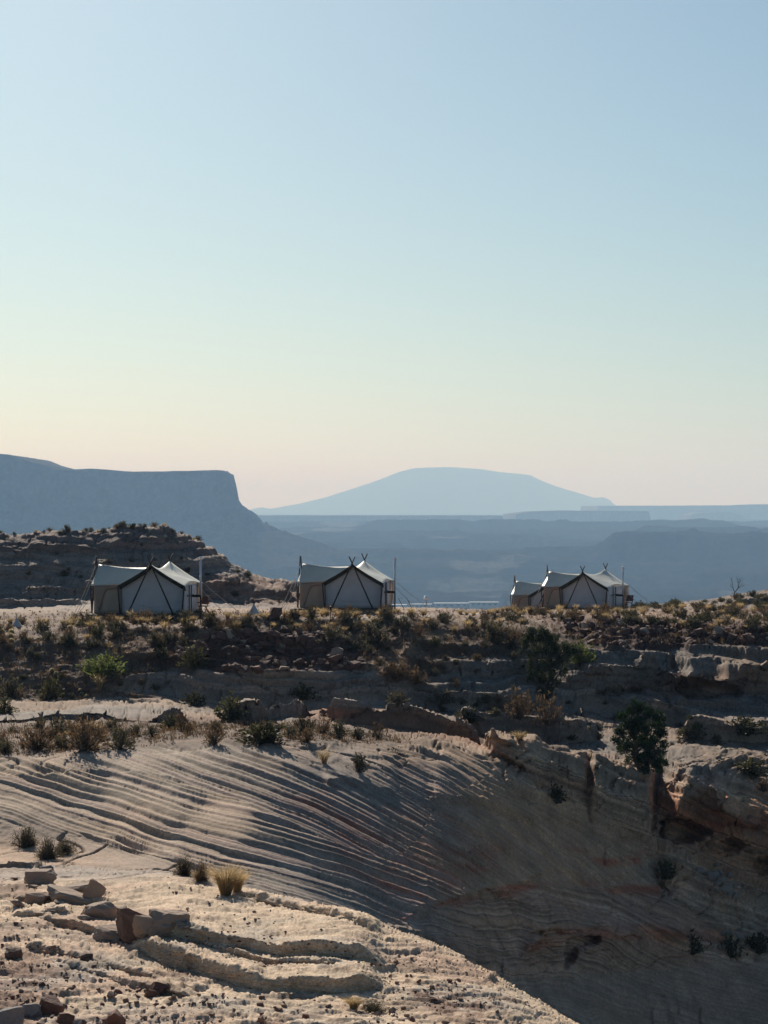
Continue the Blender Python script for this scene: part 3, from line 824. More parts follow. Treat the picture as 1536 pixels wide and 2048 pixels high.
# ------------------------------------------------------------------ air
def box_mesh(name, x0, x1, y0, y1, z0, z1):
    v = [(x, y, z) for x in (x0, x1) for y in (y0, y1) for z in (z0, z1)]
    f = [(0,1,3,2),(4,6,7,5),(0,4,5,1),(2,3,7,6),(0,2,6,4),(1,5,7,3)]
    me = bpy.data.meshes.new(name); me.from_pydata(v, [], f); me.update()
    return me
hz = bpy.data.materials.new('haze_air'); hz.use_nodes = True
hn = hz.node_tree; hn.nodes.clear()
ho = hn.nodes.new('ShaderNodeOutputMaterial')
pvn = hn.nodes.new('ShaderNodeVolumePrincipled')
pvn.inputs['Color'].default_value = (.40, .66, 1.0, 1)
pvn.inputs['Absorption Color'].default_value = (1, 1, 1, 1)
pvn.inputs['Density'].default_value = 0.78e-4
pvn.inputs['Anisotropy'].default_value = 0.05
hn.links.new(pvn.outputs[0], ho.inputs['Volume'])
haze = link('haze', box_mesh('haze', -13000, 13000, -300, 62000, -700, 640))
haze.data.materials.append(hz)
tag(haze, 'thin blue haze filling the air over the valley', kind='stuff')
# ------------------------------------------------------------------ tents
M_ROOF = mat_trans('canvas_roof', (.72, .67, .55), (.48, .43, .32), .18, .38, .07, 1.2, .6, bump=.35)
M_WALL = mat_trans('canvas_wall', (.84, .80, .80), (.74, .70, .67), .34, .85, .06, 1.5, bump=.3)
M_TAN = mat_trans('canvas_tan', (.62, .50, .39), (.62, .46, .33), .34, .85, .07, 1.5, bump=.3)
M_CURTAIN_SHADE = mat_trans('canvas_curtain_shade', (.38, .285, .22), (.36, .25, .18), .2, .85, .08, 1.5, bump=.3)  # brown porch curtains, also the painted roof shadow on the wing
M_TRIM = mat_plain('trim_olive', (.055, .052, .035), .8)
M_POLE = mat_plain('pole_wood', (.06, .045, .036), .7, .3, 4)
M_STEEL = mat_plain('stove_steel', (.62, .63, .65), .4, .08, 5, .3, .5)
M_CAP = mat_plain('cap_steel', (.85, .85, .85), .25, .03, 5, .6, .6)
M_DECK = mat_plain('deck_wood', (.10, .07, .05), .85, .3, 5)
M_ROPE = mat_plain('rope', (.55, .50, .43), .9, .1)
M_CHAIR = mat_plain('chair_wood', (.20, .075, .048), .6, .25, 8)
M_WHITE = mat_trans('canvas_white', (.62, .60, .57), (.5, .47, .42), .2, .85, .05, 2.0)
M_BLACK = mat_plain('black_metal', (.02, .02, .022), .5)

def tube(name, mat, p0, p1, r0, r1=None, parent=None, seg=8, bend=0.0):
    r1 = r0 if r1 is None else r1
    p0, p1 = np.array(p0, float), np.array(p1, float)
    d = p1 - p0; L = np.linalg.norm(d); d /= L
    a = np.cross(d, [0, 0, 1.0]) if abs(d[2]) < .95 else np.cross(d, [1.0, 0, 0])
    a /= np.linalg.norm(a); b = np.cross(d, a)
    n = 4 if bend else 2
    vs_ = []
    for k in range(n):
        t = k / (n - 1)
        c = p0 + d * L * t - np.array([0, 0, bend * 4 * t * (1 - t)])
        r = r0 + (r1 - r0) * t
        for i in range(seg):
            th = 2 * math.pi * i / seg
            vs_.append(c + r * (math.cos(th) * a + math.sin(th) * b))
    fs = [[k * seg + i, k * seg + (i + 1) % seg, (k + 1) * seg + (i + 1) % seg, (k + 1) * seg + i] for k in range(n - 1) for i in range(seg)]
    me = bpy.data.meshes.new(name)
    nv = len(vs_)
    fs += [list(range(seg))[::-1], list(range(nv - seg, nv))]
    me.from_pydata([tuple(v) for v in vs_], [], fs); me.update()
    for p in me.polygons: p.use_smooth = len(p.vertices) == 4
    me.materials.append(mat)
    return link(name, me, parent)

def sheet(name, mat, rows, parent=None, thick=.012):
    """rows: (R,C,3) array -> closed thin cloth"""
    rows = np.asarray(rows, float)
    R, C = rows.shape[:2]
    n = normals(rows.astype(np.float32))
    top = rows + n * thick * .5; bot = rows - n * thick * .5
    v = np.concatenate([top.reshape(-1, 3), bot.reshape(-1, 3)])
    f = grid_faces(R, C)
    fb = f[:, ::-1] + R * C
    o = R * C
    ed = [(i, i + 1) for i in range(C - 1)] + [((R - 1) * C + i + 1, (R - 1) * C + i) for i in range(C - 1)]
    ed += [((i + 1) * C, i * C) for i in range(R - 1)] + [(i * C + C - 1, (i + 1) * C + C - 1) for i in range(R - 1)]
    fe = np.array([(a, a + o, b + o, b) for a, b in ed])
    me = np_mesh(name, v, np.concatenate([f, fb, fe]), mat, True)
    return link(name, me, parent)

def box(name, mat, c, s, parent=None, rot=None):
    bm = bmesh.new()
    bmesh.ops.create_cube(bm, size=1.0)
    bmesh.ops.scale(bm, vec=s, verts=bm.verts)
    bmesh.ops.bevel(bm, geom=bm.edges[:], offset=min(s) * .12, segments=1, affect='EDGES')
    if rot: bmesh.ops.rotate(bm, matrix=Matrix.Rotation(rot[1], 3, rot[0]), verts=bm.verts)
    bmesh.ops.translate(bm, vec=c, verts=bm.verts)
    me = bpy.data.meshes.new(name); bm.to_mesh(me); bm.free()
    me.materials.append(mat)
    return link(name, me, parent)

HW = 2.05      # half width of the main tent
def make_tent(variant=0):
    root = empty('safari_tent')
    rs = np.random.default_rng(50 + variant)
    ph = rs.uniform(0, 20)
    y0, y1 = -.95, 5.9
    zr0, zr1, ze = 3.18, 3.26, 1.93
    A = np.linspace(-1, 1, 29); B = np.linspace(0, 1, 25)
    a, b = np.meshgrid(A, B)
    zr = zr0 + (zr1 - zr0) * b - .34 * np.sin(np.pi * b) ** 1.0
    zee = ze + .05 - .10 * np.cos(2 * np.pi * b)
    hw = (HW + .1) * (1 - .05 * np.sin(np.pi * b))
    yy = y0 + (y1 - y0) * b - .16 * (1 - np.abs(a)) * np.sin(np.pi * np.clip(1 - b, 0, 1)) ** 8
    z = zr - (zr - zee) * np.abs(a) ** .86
    z += .025 * pn3(a * 3 + ph, b * 5, 0 * a) * (1 - np.abs(a) ** 6)
    roof = sheet('roof', M_ROOF, np.stack([a * hw, yy, z], -1), root)
    # hanging trim under both front roof edges
    for s in (-1, 1):
        t = np.linspace(0, 1, 9); q = np.linspace(0, 1, 3)
        tt, qq = np.meshgrid(t, q)
        zz = zr0 - (zr0 - ze + .05) * tt ** .86 - .005
        rows = np.stack([s * (HW + .1) * tt, 0 * tt + y0 + .03 + .35 * qq, zz - (.24 + .05 * tt) * qq], -1)
        sheet('valance', M_TRIM, rows[:, ::s], root, .02)
    # front wall: five sided canvas
    def wall_rows(x0, x1, zb, topf, yf, nx=21, nz=9, rip=.012):
        t = np.linspace(x0, x1, nx); q = np.linspace(0, 1, nz)
        tt, qq = np.meshgrid(t, q)
        zt = topf(tt)
        return np.stack([tt, yf + rip * np.sin(tt * 9 + ph) * (1 - qq) + .03 * np.sin(qq * 3.1 + tt), zb + (zt - zb) * qq], -1)
    gable = lambda x: zr0 - .12 - (zr0 - ze + .02) * (np.abs(x) / HW) ** .86
    fw = sheet('front_wall', M_WALL, wall_rows(-HW + .06, HW - .06, .22, gable, -.25), root)
    # sagging seam of the rolled door in the front wall
    t = np.linspace(-.95, .95, 13)
    seam = np.stack([np.stack([t, 0 * t - .33, .62 + .16 * t * t + dz], -1) for dz in (0, .035)], 0)
    sheet('door_seam', M_WALL, seam, fw, .02)
    sheet('back_wall', M_WALL, wall_rows(-HW + .06, HW - .06, .22, gable, 5.6)[:, ::-1], root)
    # side walls
    def side_rows(x, ya, yb, zt, n=13):
        t = np.linspace(ya, yb, n); q = np.linspace(0, 1, 6)
        tt, qq = np.meshgrid(t, q)
        return np.stack([x + .02 * np.sin(tt * 6 + ph) * (1 - qq), tt, .22 + (zt - .22) * qq], -1)
    sw_ = sheet('side_wall', M_WALL, side_rows(HW - .08, -.22, 5.55, ze - .02), root)
    for yc in (1.1, 1.9):
        tube('window_pole', M_POLE, (HW + .02, yc, .25), (HW + .02, yc, ze - .05), .035, parent=sw_)
    tube('window_bar', M_POLE, (HW + .03, .4, 1.25), (HW + .03, 2.6, 1.28), .035, parent=sw_)
    sheet('side_wall', M_WALL, side_rows(-HW + .08, -.22, 5.55, ze - .02)[:, ::-1], root)
    # hanging side curtain at the right rear
    t = np.linspace(0, 1, 6); tt, qq = np.meshgrid(t, t)
    rows = np.stack([HW + .08 + 0 * tt, 4.3 + 1.5 * tt + .9 * (1 - qq) * (1 - tt), .25 + (ze - .25) * qq], -1)
    sheet('side_curtain', M_TAN, rows, root)
    # narrow front returns beside the front wall
    for s in (-1, 1):
        rows = np.stack([np.full((5, 4), 1.0) * s * (HW - .02) - s * .10 * np.linspace(0, 1, 4)[None, :], np.repeat(np.linspace(-.82, -.27, 4)[None, :], 5, 0), np.repeat(np.linspace(.22, ze - .05, 5)[:, None], 4, 1)], -1)
        sheet('porch_curtain', M_CURTAIN_SHADE, rows[:, ::s], root)
    # cross poles front and back
    def cross(c, axis, spread, zc, foot, top=.62):
        for s in (-1, 1):
            d = np.array([s * spread, 0, 0]) if axis == 0 else np.array([0, s * spread, 0])
            f_ = np.array(c) + d; f_[2] = foot
            k = np.array([c[0], c[1], zc])
            k[1 if axis == 0 else 0] += s * .05
            u_ = (k - f_) / np.linalg.norm(k - f_)
            tube('cross_pole', M_POLE, f_, k + u_ * top, .055, .042, root)
    cross((0, y0 - .1, 0), 0, 1.5, zr0 + .02, .05, .5)
    cross((0, y1 + .1, 0), 0, 1.5, zr1 + .02, .05, .5)
    for sx in (-1, 1):
        for yy_ in (y0 + .05, y1 - .05):
            tube('corner_pole', M_POLE, (sx * (HW - .02) - sx * .12, yy_ , .02), (sx * (HW + .06), yy_, ze - .02), .05, .045, root)
    # wing to the left
    xl, xr = -HW - 1.95, -.34
    yc, hd = 2.0, 1.75
    A = np.linspace(-1, 1, 21); B = np.linspace(0, 1, 15)
    a, b = np.meshgrid(A, B)
    zrw = 3.12 - .22 * np.sin(np.pi * np.clip(b * .75, 0, 1)) * 1.0
    zew = ze - .06 * np.cos(2 * np.pi * b * .6)
    xx = xl - .05 * np.abs(a) ** 3 * (1 - b) + .12 * (1 - np.abs(a)) * (1 - b) + (xr - xl) * b
    z = zrw - (zrw - zew) * np.abs(a) ** .85
    z += .02 * pn3(a * 3 + ph + 5, b * 4, 0 * a)
    rows = np.stack([xx, yc + a * hd * 1.0, z], -1)
    sheet('wing_roof', M_ROOF, rows[:, ::-1], root)
    xw0, xw1 = xl + .16, -HW + .02
    wt = np.linspace(xw0, xw1, 12); q = np.linspace(0, 1, 7)
    tt, qq = np.meshgrid(wt, q)
    yw = yc - hd + .14
    ww = sheet('wing_wall', M_TAN, np.stack([tt, yw + .02 * np.sin(tt * 8 + ph), .2 + (ze - .06 - .2) * qq], -1), root)
    sheet('wing_wall', M_TAN, np.stack([tt, 0 * tt + yc + hd - .14, .2 + (ze - .06 - .2) * qq], -1)[:, ::-1], root)
    ge = lambda y: 3.05 - (3.05 - ze) * (np.abs(y - yc) / hd) ** .85
    yy_ = np.linspace(yc + hd - .14, yc - hd + .14, 13)
    tt, qq = np.meshgrid(yy_, q)
    sheet('wing_end_wall', M_TAN, np.stack([0 * tt + xw0, tt, .2 + (ge(tt) - .05 - .2) * qq], -1), root)
    # shadow of the roof on the wing wall, made as a dark sheet
    t = np.linspace(0, 1, 13); q = np.linspace(0, 1, 8)
    tt, qq = np.meshgrid(t, q)
    low = 1.58 - 1.28 * np.exp(-((tt - .16) / .17) ** 2) + .12 * tt
    low = np.where(tt < .16, low + (0.16 - tt) * 3.0, low)
    sheet('roof_shadow', M_CURTAIN_SHADE, np.stack([xw0 + .02 + (xw1 - xw0 - .05) * tt, yw - .06 - .05 * np.sin(np.pi * qq), ze - .05 - (ze - .05 - np.minimum(low, ze - .15)) * qq], -1)[:, ::-1], root)
    cross((xl - .05, yc, 0), 1, 1.35, 3.12, .05, .55)
    for s in (-1, 1):
        tube('corner_pole', M_POLE, (xl + .05, yc + s * (hd - .05), .02), (xl - .06, yc + s * (hd - .02), ze), .045, .04, root)
    # deck
    dk = box('deck', M_DECK, (-.95, 2.4, .12), (6.2, 6.9, .14), root)
    for dx in (-3.9, -2.0, 0.0, 2.0):
        for dy in (-.9, 2.4, 5.7):
            box('deck_post', M_DECK, (dx, dy, -.28), (.14, .14, .66), root)
    # stove pipe with elbow and cap
    sp = tube('stove_pipe', M_STEEL, (HW + .55, 2.3, 1.15), (HW + .55, 2.3, 3.42), .065, parent=root, seg=12)
    tube('pipe_elbow', M_BLACK, (HW - .05, 2.3, 1.2), (HW + .58, 2.3, 1.2), .08, parent=sp, seg=10)
    tube('pipe_cap', M_CAP, (HW + .55, 2.3, 3.42), (HW + .55, 2.3, 3.58), .13, .08, parent=sp, seg=12)
    tube('pipe_stay', M_POLE, (HW + .55, 2.3, .0), (HW + .55, 2.3, 1.15), .05, parent=sp)
    # guy ropes
    R_ = [((xl, yc - .2, 3.05), (xl - 1.35, yc - .6, .05)), ((xl - .06, yc - hd, ze), (xl - .75, yc - hd - 1.0, .05)),
          ((HW + .1, y1 - .1, ze), (HW + 2.5, y1 + .4, .0)), ((HW + .1, 3.8, ze - .1), (HW + 2.0, 3.6, .0)),
          ((0, y1 + .1, zr1), (.4, y1 + 2.4, -.1)), ((xl - .06, yc + hd, ze), (xl - 1.7, yc + hd + .6, .0))]
    for p0, p1 in R_:
        rp = tube('guy_rope', M_ROPE, p0, p1, .016, parent=root, seg=5, bend=.04)
    return root

def place(o, u, v, y, rz, dz=0.0):
    x = (u - CU) / F * y
    z = -(v - CV) / F * y
    o.location = (x, y, z + dz)
    o.rotation_euler = (0, 0, rz)

tent_group = 'canvas safari tents of the camp'
tents = []
for k, (u, v, y, rot, sc_, lab) in enumerate([
    (307, 1234, 154, -5.0, 1.0, 'leftmost cream canvas tent in front of the dark rocky hill'),
    (708, 1222, 171, -6.5, 1.0, 'middle cream canvas tent beside the thin black post, crossed poles above'),
    (1172, 1221, 209, -21.0, 1.0, 'large rightmost canvas tent with crossed poles, nearer of the right pair'),
    (1104, 1233, 231, -16.0, 1.0, 'smaller looking canvas tent half hidden behind the rightmost tent')]):
    t = make_tent(k)
    place(t, u, v, y, math.radians(rot))
    t.scale = (sc_, sc_, sc_ * 1.04)
    tag(t, lab, 'tent', tent_group)
    tents.append(t)

def make_chair():
    c = empty('deck_chair')
    for sx in (-.27, .27):
        tube('leg', M_CHAIR, (sx, -.28, 0), (sx, .22, .95), .03, parent=c, seg=6)
        tube('leg', M_CHAIR, (sx * .9, .30, 0), (sx * .9, -.26, .46), .03, parent=c, seg=6)
        tube('armrest', M_CHAIR, (sx * 1.1, -.32, .64), (sx * 1.1, .16, .66), .035, parent=c, seg=6)
    box('seat', M_CHAIR, (0, -.02, .44), (.52, .5, .05), c)
    box('backrest', M_CHAIR, (0, .20, .78), (.54, .05, .5), c, ('X', -.35))
    return c
c1 = make_chair()
for k, (t, lx, ly, lab) in enumerate([(tents[0], HW + .45, 4.3, 'reddish wooden chair at the right side of the leftmost tent'),
                                      (tents[2], HW + .4, 4.9, 'reddish wooden chair under the right rear corner of the rightmost tent')]):
    c = c1 if k == 0 else copy_tree(c1)
    a = t.rotation_euler[2]
    wx = t.location.x + lx * math.cos(a) - ly * math.sin(a)
    wy = t.location.y + lx * math.sin(a) + ly * math.cos(a)
    c.location = (wx, wy, max(ground_z(wx, wy), t.location.z + .05))
    c.rotation_euler = (0, 0, a - .5 + .4 * k)
    c.scale = (1.0, 1.0, 1.1)
    tag(c, lab, 'chair', 'chairs outside the tents')

# small white cones (covers) on the terrace
def make_cone(r, h):
    root = empty('cone_cover')
    A = np.linspace(0, 2 * np.pi, 25); q = np.linspace(0, 1, 8)
    aa, qq = np.meshgrid(A, q)
    rr = r * (1 - qq) ** 1.15 * (1 + .05 * np.sin(aa * 8) * (1 - qq)) + .015
    sheet('canvas', M_WHITE, np.stack([rr * np.cos(aa), rr * np.sin(aa), h * qq], -1), root)
    tube('pole', M_POLE, (0, 0, 0), (-.06, 0, h * 1.38), .02, parent=root, seg=6)
    rows = np.stack([rr[:, 17:20] * 1.03 * np.cos(aa[:, 17:20]), rr[:, 17:20] * 1.03 * np.sin(aa[:, 17:20]), (h * qq)[:, 17:20]], -1)[:5]
    sheet('door_flap', M_WHITE, rows, root, .015)
    return root
for u, v, r, h, lab in [(507, 1229, .42, .72, 'small white canvas cone between the left and middle tents'), (33, 1254, .34, .62, 'small white canvas cone among grass at the left edge')]:
    p, _, _ = hit(u, v)
    c = make_cone(r, h); c.location = p - Vector((0, 0, .04))
    tag(c, lab, 'cone tent', 'white canvas cones')

# thin black post with a lamp head in front of the middle tent
p, _, _ = hit(661, 1246)
lp = empty('path_light', p)
tube('post', M_BLACK, (0, 0, -.1), (0, 0, .72), .028, parent=lp)
tube('lamp_head', M_BLACK, (0, 0, .70), (0, 0, .86), .06, .05, parent=lp, seg=10)
tube('cap', M_BLACK, (0, 0, .86), (0, 0, .90), .085, .03, parent=lp, seg=10)
tag(lp, 'thin black path light post in front of the middle tent', 'path light')

# stove pipe of a tent further down the slope
y = 236.0
x = (853 - CU) / F * y; zt = -(1197 - CV) / F * y
g = ground_z(x, y)
sp = empty('stove_pipe', (x, y, g))
tube('pipe', M_STEEL, (0, 0, -.1), (0, 0, zt - g - .1), .07, parent=sp, seg=10)
tube('cap', M_CAP, (-.22, -.1, zt - g + .12), (.20, .0, zt - g - .04), .15, .13, parent=sp, seg=12)
tag(sp, 'thin pipe with shiny white cap behind the terrace, right of middle tent', 'pipe')
for k, (u, v) in enumerate([(806, 1218), (822, 1214)]):
    y = 190.0 + 4 * k
    b = P(u, v, y); g = ground_z(b[0], y)
    s = tube('tent_stake', M_POLE, (b[0] + .15, y, g - .1), (b[0] - .35, y, g + .85), .025, seg=6)
    tag(s, ['slanted thin stake just right of the middle tent, left one', 'slanted thin stake right of the middle tent, farther one'][k], 'stake')
# ------------------------------------------------------------------ plants
L_SAGE = mat_trans('leaf_sage', (.105, .094, .066), (.11, .092, .05), .30, .8, .15, 3, attr=True)
L_GREEN = mat_trans('leaf_green', (.064, .060, .032), (.075, .07, .028), .32, .7, .15, 3, attr=True)
L_BRIGHT = mat_trans('leaf_bright', (.10, .125, .04), (.14, .165, .045), .35, .7, .15, 3, attr=True)
L_BROWN = mat_trans('leaf_brown', (.155, .105, .066), (.16, .10, .05), .30, .8, .15, 3, attr=True)
L_GRASS = mat_trans('blade_gold', (.36, .255, .135), (.48, .35, .18), .45, .7, .15, 3, attr=True)
L_JUN = mat_trans('leaf_juniper', (.046, .054, .027), (.05, .06, .022), .25, .75, .15, 2, attr=True)
L_JUN2 = mat_trans('leaf_juniper_dark', (.034, .060, .026), (.04, .07, .02), .22, .75, .15, 2, attr=True)
M_TWIG = mat_plain('twig', (.10, .075, .055), .9, .3, 5)
M_BARK = mat_plain('bark', (.085, .062, .048), .9, .3, 6, bump=.5)
L_SPINE = mat_trans('cactus_spines', (.55, .47, .30), (.60, .50, .30), .45, .7, .1, 3, attr=True)
M_CACT = mat_plain('cactus_flesh', (.10, .12, .05), .7)

def unit(v): return v / (np.linalg.norm(v, axis=-1, keepdims=True) + 1e-9)

def quads(cent, axis, length, width, rng, bend=None):
    """leaf quads: centres (n,3), axes (n,3)"""
    n = len(cent)
    side = unit(np.cross(axis, rng.normal(size=(n, 3))))
    l = (length * .5)[:, None] * axis; w = (width * .5)[:, None] * side
    v = np.stack([cent - l - w * .6, cent - l + w * .6, cent + l + w, cent + l - w], 1)
    return v.reshape(-1, 3), np.arange(4 * n).reshape(n, 4)

def prisms(p0, p1, r0, r1):
    n = len(p0)
    d = unit(p1 - p0)
    a = unit(np.cross(d, np.array([.31, .2, .9]))); b = np.cross(d, a)
    vs_ = []
    for p, r in ((p0, r0), (p1, r1)):
        for k in range(3):
            th = 2.0944 * k
            vs_.append(p + r[:, None] * (math.cos(th) * a + math.sin(th) * b))
    v = np.stack(vs_, 1).reshape(-1, 3)
    o = np.arange(n)[:, None] * 6
    f = np.concatenate([o + np.array([0, 1, 4, 3]), o + np.array([1, 2, 5, 4]), o + np.array([2, 0, 3, 5])])
    return v, f

def shade(n, rng, k=4):
    s = np.clip(rng.normal(1.0, .28, n), .45, 1.8)
    return np.repeat(np.repeat(s[:, None], k, 0), 3, 1)

def shrub_meshes(name, seed, ntw, nlf, mat, flat=.85, leaf=(.075, .03), open_=.35, tw=M_TWIG):
    """returns (foliage mesh, stem mesh); shrub about 1 m across, height ~flat"""
    r = np.random.default_rng(seed)
    th = r.uniform(0, 2 * np.pi, ntw); ct = r.uniform(0.05, 1, ntw) ** .8
    d = np.stack([np.cos(th) * np.sqrt(1 - ct ** 2), np.sin(th) * np.sqrt(1 - ct ** 2), ct], 1)
    lob = 1 + .35 * np.sin(3 * th + r.uniform(0, 6)) * (1 - ct) + r.normal(0, .14, ntw)
    L = np.stack([.5 * lob, .5 * lob, flat * lob], 1)
    tip = d * L
    base = r.normal(0, .03, (ntw, 3)); base[:, 2] = -.05
    sv, sf = prisms(base, base + (tip - base) * .97, np.full(ntw, .012), np.full(ntw, .004))
    k = r.integers(0, ntw, nlf)
    t = open_ + (1.04 - open_) * r.random(nlf) ** .75
    c = base[k] + (tip[k] - base[k]) * t[:, None] + r.normal(0, .045, (nlf, 3))
    c[:, 2] = np.maximum(c[:, 2], 0.0)
    ax = unit(unit(tip - base)[k] + r.normal(0, .55, (nlf, 3)))
    lv_, lf = quads(c, ax, leaf[0] * r.uniform(.6, 1.4, nlf), leaf[1] * r.uniform(.7, 1.4, nlf), r)
    fm = np_mesh(name + '_foliage', lv_, lf, mat, False, shade(nlf, r))
    sm = np_mesh(name + '_stem', sv, sf, tw, False)
    return fm, sm

def grass_mesh(name, seed, n, mat, h=.8, spread=.5, w=.012):
    r = np.random.default_rng(seed)
    th = r.uniform(0, 2 * np.pi, n); rb = .14 * np.sqrt(r.random(n))
    b = np.stack([rb * np.cos(th), rb * np.sin(th), 0 * th - .03], 1)
    lean = spread * r.random(n) ** .7
    L = h * r.uniform(.55, 1.1, n)
    out = np.stack([np.cos(th), np.sin(th), 0 * th], 1)
    m1 = b + np.stack([out[:, 0] * lean * .35 * L, out[:, 1] * lean * .35 * L, L * .6], 1)
    m2 = b + np.stack([out[:, 0] * lean * L, out[:, 1] * lean * L, L * (1 - .35 * lean)], 1)
    sd = unit(np.cross(out, r.normal(size=(n, 3)))) * (w * r.uniform(.6, 1.5, n))[:, None]
    v = np.stack([b - sd, b + sd, m1 + sd, m1 - sd, m2 + sd * .25, m2 - sd * .25], 1).reshape(-1, 3)
    o = np.arange(n)[:, None] * 6
    f = np.concatenate([o + np.array([0, 1, 2, 3]), o + np.array([3, 2, 4, 5])])
    return np_mesh(name, v, f, mat, False, shade(n, r, 6))

FAR = {
 'sage':  [shrub_meshes('sage', 100 + i, 46, 420, L_SAGE, .62 + .06 * i, (.10, .05)) for i in range(4)],
 'green': [shrub_meshes('green', 120 + i, 46, 460, L_GREEN, .72, (.10, .05)) for i in range(3)],
 'brown': [shrub_meshes('brown', 130 + i, 60, 380, L_BROWN, .70, (.10, .035), .25) for i in range(3)],
 'bright':[shrub_meshes('bright', 140 + i, 60, 900, L_BRIGHT, .62, (.09, .035), .4) for i in range(2)],
}
GR = [grass_mesh('dry_grass', 160 + i, 130, L_GRASS, .95, .75, .016) for i in range(4)]
NEAR = {
 'sage':  [shrub_meshes('sage_near', 200 + i, 150, 2200, L_SAGE, .72, (.05, .022), .25) for i in range(2)],
 'brown': [shrub_meshes('brown_near', 210 + i, 170, 1500, L_BROWN, .8, (.05, .02), .25) for i in range(2)],
}
GRN = [grass_mesh('dry_grass_near', 220 + i, 520, L_GRASS, .95, .7, .007) for i in range(2)]
NAMES = {'sage': ('sagebrush', 'shrub'), 'green': ('green_bush', 'bush'), 'brown': ('brown_bush', 'bush'), 'bright': ('leafy_bush', 'bush'), 'grass': ('dry_grass_clump', 'grass')}
rp_ = np.random.default_rng(77)

def put_plant(kind, p, wm, hm, label, group=None, near=False, parts=True):
    nm, cat = NAMES[kind]
    rz = rp_.uniform(0, 6.28)
    p = Vector(p) - Vector((0, 0, .03))
    if kind == 'grass':
        ms = GRN if near else GR
        o = link(nm, ms[rp_.integers(len(ms))])
        o.location = p; o.rotation_euler = (0, 0, rz); o.scale = (wm, wm, hm)
    else:
        ms = (NEAR if near and kind in NEAR else FAR)[kind]
        fm, sm = ms[rp_.integers(len(ms))]
        o = empty(nm, p, rz); o.scale = (wm, wm, hm / .8)
        link('foliage', fm, o); link('stem', sm, o)
    tag(o, label, cat, group)
    return o

